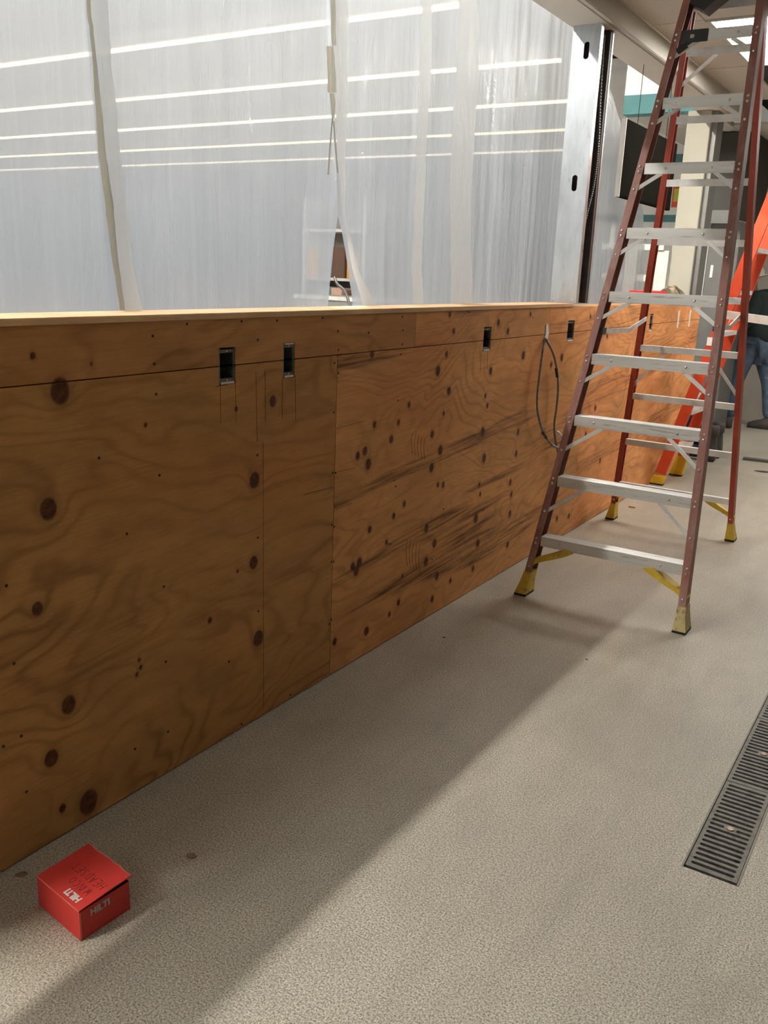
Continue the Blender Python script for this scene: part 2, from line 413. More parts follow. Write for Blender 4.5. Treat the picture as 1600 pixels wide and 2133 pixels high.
# ================================================================== HALF WALL
wl = struct('wall_left', (0, 0, 0), 'half-height plywood wall running the length of the room')
KN = [(125,815,27),(568,836,11),(101,1060,22),(530,1000,16),(528,1172,13),(78,1268,14),(538,1330,14),(143,1468,18),(107,1580,16),(185,1672,24),(130,1684,8),(495,1190,4),(303,885,5),(492,852,5),(437,1292,6),(290,1375,5),(293,1390,5),(285,1405,5),(68,741,8),(190,758,5),
 (930,738,6),(912,773,10),(775,738,8),(1022,773,8),(935,815,8),(852,843,6),(780,885,7),(830,880,6),(924,861,5),(1011,825,5),(1015,845,5),(900,905,7),(917,938,9),(899,975,9),(815,915,8),(760,940,9),(745,950,8),(767,967,11),(1005,900,9),(1008,955,9),(1079,900,6),(1075,945,6),(1063,1005,6),(1065,1030,6),(1062,1070,7),(998,1010,5),(1000,1030,5),(991,1080,9),(912,1010,5),(923,1010,6),(842,1050,6),(820,1075,6),(770,1103,7),(888,1100,8),(905,1132,8),(887,1170,8),(805,1130,5),(748,1172,9),(735,1180,8),(742,1190,9),(995,1132,8),(1057,1135,6),(985,1185,6),(910,1200,7),(838,1200,4),(830,1255,6),(811,1280,5),(900,1248,6),(938,1210,5),(763,1315,8),(697,1337,7),(1090,740,9),(1170,745,8),(1148,760,6),(937,655,6),(1038,672,7),(1058,690,7),(945,690,6),(1078,640,4),(1105,655,5),(1213,780,5),(1240,850,6),(1265,700,5),(1302,745,5),(1220,905,5),(1250,960,5),(1300,880,5),(1185,1075,5),(1230,660,5),(1130,900,5),(1170,1000,6),(1160,1080,5)]
KP = []
for px, py, r in KN:
    p = at_x(px, py); q = at_x(px, py + r); KP.append((p.y, p.z, abs(q.z - p.z)))
KP = np.array(KP)
rs = np.random.RandomState(3)
holes = [(2.0, 2.075, 1.193, 1.303), (2.305, 2.368, 1.190, 1.304), (3.775, 3.855, 1.199, 1.310), (4.830, 4.930, 1.197, 1.313), (6.40, 6.47, 1.20, 1.32)]
def panel(name, mt, y0, y1, z0, z1, res=.009, x1=0., th=.018, dz=0.):
    cuts = [h for h in holes if h[0] < y1 and h[1] > y0 and h[2] < z1 and h[3] > z0]
    def axis(a, b_, ex):
        s = list(np.arange(a, b_, res)) + [b_] + [e for e in ex if a < e < b_]
        s = sorted(set(round(float(v), 5) for v in s)); o = [s[0]]
        for v in s[1:]:
            if v - o[-1] > .0012: o.append(v)
            elif v in [round(e, 5) for e in ex]: o[-1] = v
        o[-1] = b_; return np.array(o)
    ys = axis(y0, y1, [e for c in cuts for e in c[:2]]); zs = axis(z0, z1, [e for c in cuts for e in c[2:]])
    YY, ZZ = np.meshgrid(ys, zs); n, m = len(ys), len(zs)
    XX = np.full_like(YY, x1)
    V = np.stack([XX, YY, ZZ], -1).reshape(-1, 3)
    idx = np.arange(n * m).reshape(m, n)
    Q = np.stack([idx[:-1, :-1], idx[:-1, 1:], idx[1:, 1:], idx[1:, :-1]], -1).reshape(-1, 4)
    yc = (YY[:-1, :-1] + YY[1:, 1:]) / 2; zc = (ZZ[:-1, :-1] + ZZ[1:, 1:]) / 2; keep = np.ones(yc.shape, bool)
    for c in cuts: keep &= ~((yc > c[0]) & (yc < c[1]) & (zc > c[2]) & (zc < c[3]))
    Q = Q[keep.reshape(-1)]
    warp = np.zeros(n * m); kn = np.full(n * m, 3.)
    for (ky, kz, kr) in KP:
        if ky < y0 - .3 or ky > y1 + .3: continue
        dy = (V[:, 1] - ky) / 1.0; dzv = (V[:, 2] - kz) * .85; d = np.sqrt(dy ** 2 + dzv ** 2) / max(kr, .006)
        kn = np.minimum(kn, d); warp += min(1.4, kr * 45) * np.exp(-(d / 2.4) ** 2)
    ex = []; ef = []
    def addbox_open(a0, a1, c0, c1, inward):
        i = n * m + len(ex)
        for xx in (x1, x1 - th): ex.extend([(xx, a0, c0), (xx, a1, c0), (xx, a1, c1), (xx, a0, c1)])
        for k in range(4):
            q = (i + k, i + (k + 1) % 4, i + 4 + (k + 1) % 4, i + 4 + k); ef.append(q if inward else q[::-1])
        if not inward: ef.append((i + 7, i + 6, i + 5, i + 4)[::1])
    if not cuts: addbox_open(y0, y1, z0, z1, False)
    else:
        addbox_open(y0, y1, z0, z1, False); ef.pop()
        for c in cuts: addbox_open(max(c[0], y0), min(c[1], y1), max(c[2], z0), min(c[3], z1), True)
    V = np.vstack([V, np.array(ex)]); F_ = [tuple(int(t) for t in q) for q in Q] + ef
    me = bpy.data.meshes.new(name); me.from_pydata(V.tolist(), [], F_); me.update(); me.materials.append(MATS[mt])
    for nm, arr, dflt in (('warp', warp, 0.), ('knot', 3. - kn, 0.)):
        at = me.attributes.new(nm, 'FLOAT', 'POINT'); at.data.foreach_set('value', np.concatenate([arr, np.full(len(ex), dflt)]).astype(np.float32))
    o = bpy.data.objects.new(name, me); COL.objects.link(o); put(o, wl); return o
ZS = 1.249; G = .0016; WS = .68      # the half wall starts just left of the picture
pans = [panel('plywood_panel', 'plywood_smooth', WS, 2.611, .004, ZS - G, .008),
        panel('plywood_panel', 'plywood_rough', 2.611 + 2 * G, 5.05 + .15, .004, ZS - G, .008),
        panel('plywood_panel', 'plywood_red', 5.20 + G, 6.20, .004, ZS - G, .012),
        panel('plywood_panel', 'plywood_red', 6.20 + G, WE, .004, ZS - G, .014)]
strp = [panel('plywood_strip', 'plywood_strip', WS, 1.05, ZS + G, 1.388, .03),
        panel('plywood_strip', 'plywood_strip', 1.05 + G, 3.15, ZS + G, 1.388, .008),
        panel('plywood_strip', 'plywood_rough', 3.15 + G, 4.55, ZS + G, 1.388, .008),
        panel('plywood_strip', 'plywood_red', 4.55 + G, 6.20, ZS + G, 1.388, .012),
        panel('plywood_strip', 'plywood_red', 6.20 + G, WE, ZS + G, 1.388, .014)]
for o, l in zip(pans[0:3], ('smooth brown plywood sheet with large round knots', 'rough plywood sheet with dark streaks and many small knots', 'redder plywood sheet behind the ladder')): o['label'] = l
b = MB()   # framing behind the sheets
b.box(-.150, -.020, WS, WE - .001, .001, .039).box(-.150, -.020, WS, WE - .001, 1.35, 1.387)
y = WS
while y < WE - .05: b.box(-.150, -.020, y, y + .038, .039, 1.35); y += .61
b.build('stud_frame', 'framing_lumber', wl)
b = MB(); b.box(-.168, -.151, WS, WE, 0, 1.387); b.build('back_sheet', 'plywood_strip', wl)
b = MB(); b.box(-.168, 0, WE + .0005, WE + .0185, 0, 1.387); b.build('end_panel', 'plywood_red', wl)
for (a, c) in ((WS, 1.05), (1.052, 4.88)):
    b = MB(); b.box(-.172, .004, a, c, 1.3885, WT, .0015); o = b.build('cap_board', 'cap_pine', wl)
# screws
SC = [(318,700),(389,675),(321,758),(325,821),(503,669),(537,708),(577,668),(672,662),(332,990),(264,1112),(206,954),(341,1222),(345,1378),(350,1524),(13,1220),(29,1382),(7,1555),(44,1533),(55,1649),(281,1560),(477,1378),(503,1508),(605,1447),(538,1273),(537,1120),(536,948),(697,756),(705,777),(695,859),(693,985),(699,985),(691,1093),(696,1097),(690,1170),(695,1170),(690,1290),(686,1300),(704,690),(705,729),(768,693),(839,688),(838,660),(976,650),(1110,661),(1160,636),(838,717),(835,738),(829,834),(821,1001),(824,1013),(1007,1063),(810,1133),(814,1133),(924,1060),(900,1165),(1220,800),(1233,960),(1210,1000),(1290,760),(1305,905)]
sm = MB(); sm.tube([(0, 0, 0), (.0012, 0, 0)], .0042, 8)
proto = None
for px, py in SC:
    p = at_x(px, py)
    par = None
    for o, (a, c, e, f) in zip(pans + strp, [(WS, 2.611, 0, ZS), (2.611, 5.2, 0, ZS), (5.2, 6.2, 0, ZS), (6.2, 9, 0, ZS), (WS, 1.05, ZS, 2), (1.05, 3.15, ZS, 2), (3.15, 4.55, ZS, 2), (4.55, 6.2, ZS, 2), (6.2, 9, ZS, 2)]):
        if a <= p.y < c and e <= p.z < f: par = o
    if proto is None: s = sm.build('screw', 'screw_black'); proto = s
    else: s = bpy.data.objects.new('screw', proto.data); COL.objects.link(s)
    s.parent = par; s.location = (.0002, p.y, p.z)
# saw kerfs, the long patch joint in the sheet and the pencil loops
def marks(name, mt, par, segs, w=.0006, x=.0006):
    b = MB()
    for (p0, p1) in segs:
        a = at_x(*p0); c = at_x(*p1); b.beam(a, c, [(-.0004, -w), (.0006, -w), (.0006, w), (-.0004, w)], (1, 0, 0))
    return b.build(name, mt, par)
marks('saw_cut', 'cut_shadow', pans[0], [((459,800),(460,880)),((490,795),(492,880)),((588,788),(588,870)),((615,783),(616,880)),((533,775),(536,920)),((548,920),(549,1475)),((552,770),(553,880))])
marks('saw_cut', 'cut_shadow', pans[1], [((1002,735),(1000,775)),((1016,732),(1015,770)),((700,893),(760,876)),((697,1060),(735,1048)),((700,742),(725,748)),((725,748),(740,740)),((697,984),(740,975))])
marks('saw_cut', 'cut_shadow', pans[0], [((632,1031),(694,1014)),((450,805),(475,801))], .0009)
for oy, hh in ((900, 46), (1124, 56)):
    ox = 857 if oy == 900 else 846
    segs = []
    for k in range(5):
        xx = ox + k * 6.5; top = oy + k * 3
        q = [(xx + 3, top), (xx, top + hh * .33), (xx, top + hh * .66), (xx + 3, top + hh)]
        segs += [(q[i], q[i + 1]) for i in range(3)]
    marks('pencil_mark', 'pencil_brown', pans[1], segs, .0009)
# ================================================================== ELECTRICAL BOXES
EL = [('grey steel device box in the leftmost cut-out of the plywood wall', 'pinkish'), ('grey steel device box with bright white edges, second cut-out from the left', ''),
      ('grey steel device box near the hanging cable loop', ''), ('narrow steel device box in the cut-out behind the ladder rail', ''), ('dark device box on the far stretch of plywood beyond the ladder', '')]
for (y0, y1, z0, z1), (l, _) in zip(holes, EL):
    t = thing('electrical_box', (-.02, (y0 + y1) / 2, z0), l, 'electrical box', 'device boxes in the half wall')
    g = .0015; e = .007; d = -.062
    ya, yb, za, zb = y0 + g, y1 - g, z0 + g, z1 - g
    b = MB(); b.box(-.058, -.004, ya, ya + e, za, zb).box(-.058, -.004, yb - e, yb, za, zb).box(-.058, -.004, ya + e, yb - e, za + .006, za + .016).box(-.058, -.004, ya + e, yb - e, zb - .014, zb - .004)
    b.build('box_shell', 'box_grey', t)
    b = MB(); b.box(-.064, -.058, ya, yb, za, zb); b.build('box_back', 'dark_void', t)
    MB().box(-.012, .0012, ya + e, yb - e, za, za + .0055).build('mud_edge', 'white_tape', t)
    if 'white edges' in l: MB().box(-.012, .0012, ya + e, yb - e, zb - .0035, zb).build('mud_edge', 'white_tape', t)
    for zz in (za + .011, zb - .009): MB().cyl((-.004, (ya + yb) / 2, zz), (-.002, (ya + yb) / 2, zz), .003, 8).build('box_screw', 'rivet_metal', t)
# bare slots in the far stretch, covered with white tape
for px, py, l in ((1413, 665, 'short white tape strip on the far plywood, left of two'), (1437, 660, 'short white tape strip on the far plywood, right of two')):
    p = at_x(px, py); b = MB(); b.box(.0004, .0014, p.y - .018, p.y + .018, 1.20, 1.33)
    tag(b.build('tape_strip', 'white_tape'), l, 'tape', 'tape strips on the far plywood')
# ================================================================== CABLE LOOP
t = thing('armoured_cable', (.02, 4.5, .6), 'loop of grey armoured electrical cable hanging down the plywood from a white taped slot', 'cable')
b = MB(); p = at_x(1140, 676, .003); q = at_x(1136, 711, .003)
b.loft([[(xx, p.y + o, p.z) for xx, o in ((.0005, -.014), (.004, -.014), (.004, .014), (.0005, .014))], [(xx, q.y + .02 + o, (p.z + q.z) / 2) for xx, o in ((.0005, -.022), (.004, -.022), (.004, .018), (.0005, .018))], [(xx, q.y + o, q.z) for xx, o in ((.0005, -.022), (.005, -.022), (.005, .022), (.0005, .022))]])
b.build('white_tape', 'white_tape', t)
cp = [(1136,706,.006),(1134,712,.02),(1129,745,.03),(1123,790,.03),(1119,835,.032),(1122,868,.03),(1133,902,.03),(1150,926,.03),(1164,934,.035)]
cq = [(1136,706,.006),(1141,713,.02),(1152,735,.03),(1160,768,.03),(1163,805,.032),(1160,845,.03),(1155,885,.03),(1157,915,.03),(1163,945,.03),(1166,962,.03)]
for cc in (cp, cq):
    pts = cspline([at_x(px, py, x) for px, py, x in cc], 26)
    b = MB(); b.tube(pts, .0062, 8, .16); b.build('cable_run', 'conduit_grey', t)
b = MB(); pts = cspline([at_x(px, py, .03) for px, py in ((1166, 962), (1178, 925), (1166, 903), (1160, 900))], 12); b.tube(pts, .0062, 8, .16); b.build('cable_tail', 'aluminium_plain', t)
for px, py, qx, qy, cc in ((1158.5, 768, 1161, 785, cq), (1131, 900, 1138, 912, cp)):
    b = MB(); b.tube([at_x(px, py, .03), at_x(qx, qy, .03)], .0082, 10); b.build('black_tape', 'black_plastic', t)

# ================================================================== HEADER, COLUMN
HZ = 2.83; CZ = 2.95
hd = struct('trim_1', (0, 0, HZ), 'painted drywall header over the plastic opening')
b = MB(); b.box(-.17, .030, -3.1, 7.97, HZ, 4.7, .002); b.build('header_box', 'drywall', hd)
b = MB(); b.box(.0305, .062, -3.1, 7.97, HZ + .002, CZ - .003, .004); b.build('corner_board', 'white_trim', hd)
t = thing('steel_stud_column', (-.07, 5.0, WT), 'galvanised steel stud column standing on the half wall under the header', 'column')
cz0, cz1 = WT + .0006, HZ - .0006; yf = 4.905; yb = 5.10; xl, xr = -.150, .004
def slotted_plate():
    import bmesh
    b = MB(); zs = [2.045, 2.705]; hw, hh = .015, .042; cx = (xl + xr) / 2 + .006
    prev = cz0
    for zc in zs:
        ring = []
        for k in range(24):
            a = 2 * math.pi * k / 24; c, s_ = math.cos(a), math.sin(a)
            ring.append((cx + hw * c, yf, zc + (hh - hw) * (1 if s_ > 1e-9 else -1 if s_ < -1e-9 else 0) + hw * s_))
        za, zb = zc - hh - .02, zc + hh + .02
        b.quad((xl, yf, prev), (xr, yf, prev), (xr, yf, za), (xl, yf, za)); prev = zb
        for k in range(24):
            j = (k + 1) % 24
            b.quad(ring[j], (ring[j][0], yf + .004, ring[j][2]), (ring[k][0], yf + .004, ring[k][2]), ring[k])
        b.quad((xl, yf, za), (xr, yf, za), (xr, yf, zc - hh), (xl, yf, zc - hh)).quad((xl, yf, zc + hh), (xr, yf, zc + hh), (xr, yf, zb), (xl, yf, zb))
        b.quad((xl, yf, zc - hh), (cx - hw, yf, zc - hh), (cx - hw, yf, zc + hh), (xl, yf, zc + hh)).quad((cx + hw, yf, zc - hh), (xr, yf, zc - hh), (xr, yf, zc + hh), (cx + hw, yf, zc + hh))
        for sx in (-1, 1):
            for sz in (-1, 1):
                arc = []
                for q in range(7):
                    a = math.pi / 2 * q / 6; arc.append((cx + sx * hw * math.cos(a), yf, zc + sz * (hh - hw + hw * math.sin(a))))
                cn = (cx + sx * hw, yf, zc + sz * hh)
                for q in range(6): b.poly([cn, arc[q], arc[q + 1]])
    b.quad((xl, yf, prev), (xr, yf, prev), (xr, yf, cz1), (xl, yf, cz1))
    return b
slotted_plate().build('stud_web', 'galvanised', t)
b = MB(); b.box(xl, xl + .002, yf + .001, yf + .19, cz0, cz1).box(xr - .0015, xr + .0005, yf + .0005, yf + .040, cz0, cz1).box(xr - .012, xr - .002, yf + .038, yf + .040, cz0, cz1)
b.build('stud_flange', 'galvanised_bright', t)
b = MB(); b.box(xl + .002, xr - .05, yf + .055, yf + .06, cz0, cz1); b.box(xl + .002, xr - .03, yf + .14, yf + .145, cz0, cz1); b.build('inner_web', 'steel_dark', t)
b = MB(); b.box(xr - .040, xr, yf + .150, yf + .192, cz0, cz1); b.build('back_stud', 'steel_dark', t)
b = MB(); b.box(xr + .0002, xr + .003, yf + .178, yf + .194, cz0, cz1); b.build('back_flange', 'galvanised_bright', t)
for z in (cz0 + .02, cz1 - .035):
    for dx in (.02, .075, .13):
        b = MB(); zz = z + (.012 if dx == .075 else 0); b.tube([(xl + dx, yf - .003, zz), (xl + dx, yf + .001, zz)], [.003, .005], 8); b.build('screw', 'galvanised_bright', t)
b = MB(); pts = cspline([(-.02, 5.02, 2.80), (-.01, 5.02, 2.5), (.002, 5.03, 2.25), (-.004, 5.035, 2.05), (-.02, 5.0, 1.85), (-.03, 4.99, 1.6), (-.03, 4.99, WT + .005)], 34)
b.tube(pts, .0065, 8, .18); tag(b.build('flexible_conduit', 'conduit_grey'), 'grey flexible metal conduit running down inside the steel stud column', 'conduit')
b = MB(); pts = cspline([(-.045, 4.952, 2.80), (-.045, 4.952, 2.3), (-.03, 4.955, 2.0), (-.05, 4.952, 1.7), (-.055, 4.951, WT + .005)], 12)
b.tube(pts, .007, 8); o = b.build('black_cable', 'black_plastic')
tag(o, 'smooth black cable beside the conduit inside the steel stud column', 'cable')

# ================================================================== PLASTIC SHEETS
from mathutils import noise as mn
def sheet(label, eL, eR, z0, z1, ny, nz, x0=-.186, seed=0., ztop=None, amp=1.):
    """eL, eR: lists of (z, y) for the two side edges"""
    def ed(e, z):
        zs = [a for a, _ in e][::-1]; ys = [a for _, a in e][::-1]
        return float(np.interp(z, zs, ys))
    V = []; Fc = []
    for i in range(nz + 1):
        v = i / nz; zz = z0 + (z1 - z0) * v
        a, c = ed(eL, zz), ed(eR, zz)
        for j in range(ny + 1):
            u = j / ny; y = a + (c - a) * u
            zt = zz if ztop is None else min(zz, ztop(y))
            p = mn.noise((y * 5 + seed, zz * .35, seed)) * .020 + mn.noise((y * 17 + seed + zz * .6, zz * .6, 3 + seed)) * .010 + mn.noise((y * 45 + zz * 2., zz * 1.2, 9 + seed)) * .0035
            k = .55 + .45 * abs(v - .35)
            V.append((x0 + max(-.05, min(.010, p * k * amp)) - .012, y, zt))
    for i in range(nz):
        for j in range(ny):
            q = i * (ny + 1) + j; Fc.append((q, q + 1, q + ny + 2, q + ny + 1))
    me = bpy.data.meshes.new('plastic_sheet'); me.from_pydata(V, [], Fc); me.polygons.foreach_set('use_smooth', [True] * len(Fc)); me.materials.append(MATS['plastic_film'])
    o = bpy.data.objects.new('plastic_sheet', me); COL.objects.link(o); tag(o, label, 'plastic sheet', 'plastic sheets hung over the half wall'); return o
SB = 1.33
s0 = sheet('long plastic sheet before the start of the half wall, out of the picture', [(HZ, -3.05), (1.36, -3.05)], [(HZ, .68), (1.36, .66)], 1.36, HZ + .12, 60, 30, -.200, 23.)
s1 = sheet('leftmost hanging translucent plastic sheet, left of the slanting beige tape seam', [(HZ, .64), (SB, .64)], [(HZ, 1.735), (2.18, 1.775), (SB, 1.83)], SB, HZ + .12, 80, 40, -.194, 1.)
s2 = sheet('translucent plastic sheet between the slanting tape seam and the open split', [(HZ, 1.68), (2.184, 1.716), (1.415, 1.762), (SB, 1.768)], [(HZ, 2.74), (2.44, 2.790), (1.744, 2.872), (1.409, 2.816), (SB, 2.80)], SB, HZ + .12, 110, 60, -.178, 5.)
s3 = sheet('translucent plastic sheet between the open split and the steel column', [(HZ, 2.725), (2.44, 2.775), (1.744, 2.870), (1.407, 2.981), (SB, 3.0)], [(HZ, 5.04), (SB, 5.04)], SB, HZ + .12, 260, 60, -.186, 11., amp=1.25)
s4 = sheet('translucent plastic sheet with a slanting free edge right of the steel column', [(HZ, 5.11), (SB, 5.11)], [(HZ, 5.35), (2.72, 5.52), (2.52, 5.94), (2.02, 6.60), (1.83, 6.72), (SB, 6.85)], SB, HZ + .12, 90, 40, -.186, 17.)
def strip(name, mt, par, pts, w, x=-.160, jit=0.):
    """narrow vertical film strip: pts are (px, py) of its centre line, w in px each"""
    V = []; Fc = []
    P = []
    for k in range(len(pts) - 1):
        for t in range(6):
            f = t / 6; P.append([pts[k][i] * (1 - f) + pts[k + 1][i] * f for i in range(3)])
    P.append(list(pts[-1]))
    for k, (px, py, ww) in enumerate(P):
        j = mn.noise((k * .6, px * .1, 3)) * jit
        for s in (-1, 0, 1):
            p = at_x(px + s * ww / 2 + j * (s != 0), py, x); V.append((x + (.004 if s == 0 else 0), p.y, min(p.z, HZ - .002)))
    for k in range(len(P) - 1):
        q = k * 3; Fc += [(q, q + 1, q + 4, q + 3), (q + 1, q + 2, q + 5, q + 4)]
    me = bpy.data.meshes.new(name); me.from_pydata(V, [], Fc); me.polygons.foreach_set('use_smooth', [True] * len(Fc)); me.materials.append(MATS[mt])
    o = bpy.data.objects.new(name, me); COL.objects.link(o); put(o, par); return o
strip('seam_fold', 'plastic_fold', s2, [(178 + 22, -600, 34), (205, 0, 40), (214, 120, 34), (232, 300, 34), (243, 400, 30), (262, 560, 32), (278, 646, 36)], 0, -.164, 3)
strip('seam_tape', 'plastic_tape', s2, [(140, -600, 10), (183, 0, 9), (196, 110, 8), (203, 200, 12), (214, 330, 16), (228, 430, 17), (240, 540, 13), (255, 646, 10)], 0, -.1615, 2)
strip('split_tape', 'plastic_tape', s3, [(680, -500, 11), (693, 0, 11), (696, 95, 9)], 0, -.158, 1)
strip('split_tape', 'plastic_tape', s3, [(687, 96, 15), (691, 150, 17), (692, 193, 19)], 0, -.156, 1)
strip('split_tape', 'plastic_tape', s3, [(691, 194, 10), (694, 215, 10), (694, 246, 6)], 0, -.157, 0)
strip('tape_strand', 'plastic_tape', s3, [(692, 246, 1.5), (687, 310, 2.5), (684, 364, 4)], 0, -.150, 0)
strip('tape_strand', 'plastic_tape', s3, [(695, 252, 4), (699, 310, 3), (703, 360, 1.5)], 0, -.151, 0)
strip('edge_fold', 'plastic_fold', s3, [(700, -500, 20), (712, 0, 28), (713, 200, 26), (711, 330, 16), (716, 445, 6), (740, 560, 12), (770, 636, 26)], 0, -.163, 2)
strip('doubled_fold', 'plastic_fold', s3, [(885, -600, 20), (890, 0, 20), (886, 150, 26), (878, 300, 20), (872, 450, 20), (868, 560, 22), (872, 633, 20)], 0, -.163, 3)
strip('doubled_fold', 'plastic_fold', s3, [(975, -600, 40), (975, 0, 38), (972, 180, 50), (962, 320, 46), (960, 480, 42), (962, 633, 46)], 0, -.163, 4)

# ================================================================== CEILING
ce = struct('ceiling', (0, 0, CZ), 'suspended ceiling of beige tiles')
tm = None
colx = [.36 + .6096 * k for k in range(7)]
rows = [5.53 + 1.2192 * k for k in range(-7, 5)]
lights = {(0, 7): ('troffer_glow', 'bright ceiling light panel behind the top of the ladder'), (0, 0): ('troffer_glow_dim', 'ceiling light panel behind the camera'), (2, 9): ('troffer_glow_added', 'unseen ceiling light panel added to brighten the far end of the room')}
missing = {(0, 8), (-1, 9), (0, 9)}
def tile(x0, x1, y0, y1):
    global tm
    w, l = x1 - x0, y1 - y0
    if abs(w - .6096) < 1e-3 and tm is not None: o = bpy.data.objects.new('ceiling_tile', tm); COL.objects.link(o)
    else:
        o = MB().box(.003, w - .003, .003, l - .003, 0, .012, .002).build('ceiling_tile', 'ceiling_tile')
        if abs(w - .6096) < 1e-3: tm = o.data
    o.parent = ce; o.location = (x0, y0, 0); return o
for j, y in enumerate(rows):
    for i, x in enumerate(colx):
        if (i, j) in lights:
            mt, l = lights[(i, j)]
            t = thing('ceiling_light', (x + .305, y + .61, CZ - .01), l, 'ceiling light', 'recessed ceiling light panels')
            g = .05
            b = MB(); b.box(x + .004, x + .606, y + .004, y + .03, CZ - .008, CZ + .05).box(x + .004, x + .606, y + 1.19, y + 1.215, CZ - .008, CZ + .05).box(x + .004, x + .03, y + .03, y + 1.19, CZ - .008, CZ + .05).box(x + .580, x + .606, y + .03, y + 1.19, CZ - .008, CZ + .05)
            b.build('frame', 'frame_paint', t)
            b = MB(); zl = CZ + .045; b.quad((x + .03, y + .03, zl), (x + .03, y + 1.19, zl), (x + .58, y + 1.19, zl), (x + .58, y + .03, zl)); b.build('diffuser', mt, t)
            continue
        if (i, j) in missing: continue
        tile(x, x + .6096, y, y + 1.2192)
    if j < 9: tile(.062, .36, y, y + 1.2192)
    else:
        for k in range(1, 3):
            if (-k, j) in missing: continue
            tile(.36 - .6096 * k - (.12 if k == 2 else 0), .36 - .6096 * (k - 1), max(y, 8.41) if k == 2 else y, y + 1.2192)
b = MB(); b.box(-.17, 4.7, -3.2, 11.7, 3.25, 3.29); b.build('deck', 'hood_dark', ce)
b = MB()
for j in range(9, 12):
    for k in range(-1 if j == 9 else -2, 7): b.box(.36 + .6096 * k - .012, .36 + .6096 * k + .012, rows[j], rows[j] + 1.2192, CZ + .0125, CZ + .03)
    b.box(-.25 if j == 9 else -.85, 4.6, rows[j] - .012, rows[j] + .012, CZ + .0125, CZ + .0295)
b.build('grid_bar', 'ceiling_grid', ce)
# walls of the room
def wallb(name, label, *a, mt='grey_wall'):
    o = MB().box(*a).build(name, mt); tag(o, label, kind='structure'); return o
wallb('wall_back', 'grey far wall behind the standing worker', -.55, 4.7, 11.2, 11.35, 0, 3.25)
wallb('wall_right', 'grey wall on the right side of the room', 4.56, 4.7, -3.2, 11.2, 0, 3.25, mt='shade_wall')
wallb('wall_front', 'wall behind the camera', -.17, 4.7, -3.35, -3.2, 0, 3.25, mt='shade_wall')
# store hall
wallb('wall_store_left', 'white far side wall of the store hall', -34.2, -34, -12, 30, 0, 4.8, mt='store_white')
wallb('wall_store_back', 'white end wall of the store hall', -34, -.1, 30, 30.2, 0, 4.8, mt='store_white')
wallb('wall_store_front', 'white near end wall of the store hall', -34, -.17, -12.2, -12, 0, 4.8, mt='store_white')
wallb('ceiling', 'dark ceiling of the store hall', -34, -.17, -12, 30, 4.72, 4.8, mt='store_ceiling')
o = MB(); o.cur = 0; o.box(-3.25, -.56, 14.0, 14.2, 0, 4.7); w = o.build('wall_store_side', 'store_white'); tag(w, 'white store wall with teal bands seen past the column', kind='structure')
for z0, z1 in ((2.395, 2.495), (3.19, 3.34)):
    tag(MB().box(-3.25, -.56, 13.985, 13.999, z0, z1).build('teal_band', 'teal_paint', w), None)
w = MB().box(-.985, -.172, 8.25, 8.40, 3.10, 4.7).build('wall_bulkhead', 'store_white'); tag(w, 'white bulkhead with a teal lower band above the far opening', kind='structure')
MB().box(-.985, -.172, 8.245, 8.40, 2.945, 3.099).build('teal_band', 'teal_paint', w)
# ================================================================== STORE LAMPS
ORD = ['first', 'second', 'third', 'fourth', 'fifth', 'sixth', 'seventh', 'eighth']
for k, y in enumerate((-8, -5, -2, 1.1, 4.1, 7.1, 10.1, 13.1, 16.05, 19.05, 22.)):
    t = thing('strip_light', (-17, y, 4.55), ('%s line of light from the top seen through the plastic' % ORD[k - 6]) if y > 10 else 'store strip light out of the picture, %s from the near end wall' % ORD[k], 'strip light', 'strip lights in the store hall')
    x1 = -3.65
    b = MB(); b.box(-30, x1, y - .09, y + .09, 4.56, 4.7195); b.build('lamp_body', 'store_white', t)
    b = MB()
    x = -30
    while x < x1 - .2: b.box(x, min(x + 2.40, x1), y - .028, y + .028, 4.515, 4.555); x += 2.44
    b.build('lamp_tube', 'strip_glow_faint' if y > 21 else 'strip_glow_low' if y > 18 else 'strip_glow', t)
t = thing('strip_light', (-1.66, 1.6, 4.5), 'unseen strip lamp added alongside the header to cast the half-wall shadow edge', 'strip light')
b = MB(); b.box(-1.73, -1.59, -3.1, 4.9, 4.5305, 4.7195); b.build('lamp_body', 'store_white', t)
b = MB(); b.box(-1.70, -1.62, -3.1, 4.9, 4.47, 4.53); b.build('lamp_tube', 'added_strip_glow', t)

# ================================================================== STORE GOODS SEEN THROUGH THE SPLIT
t = thing('store_counter', (-5.2, 9.8, 0), 'white-topped grey counter of the store visible through the split in the plastic', 'counter')
MB().box(-5.55, -4.35, 9.5, 10.0, 0, 1.14).build('counter_body', 'pack_grey', t); MB().box(-5.6, -4.3, 9.46, 10.04, 1.141, 1.19).build('counter_top', 'shelf_white', t)
t = thing('store_shelf', (-5.6, 11, 0), 'tall store shelf of goods visible through the split in the plastic', 'shelf')
b = MB(); b.box(-6.45, -5.35, 11.3, 11.35, 0, 2.5)
b.build('back_panel', 'pack_grey', t)
for z in (.5, 1.0, 1.36, 2.03): MB().box(-6.45, -5.35, 10.75, 11.3, z, z + .04).build('shelf_board', 'shelf_white', t)
for x in (-6.45, -5.40): MB().box(x, x + .05, 10.76, 11.3, 0, 2.5).build('upright', 'shelf_white', t)
gi = 0
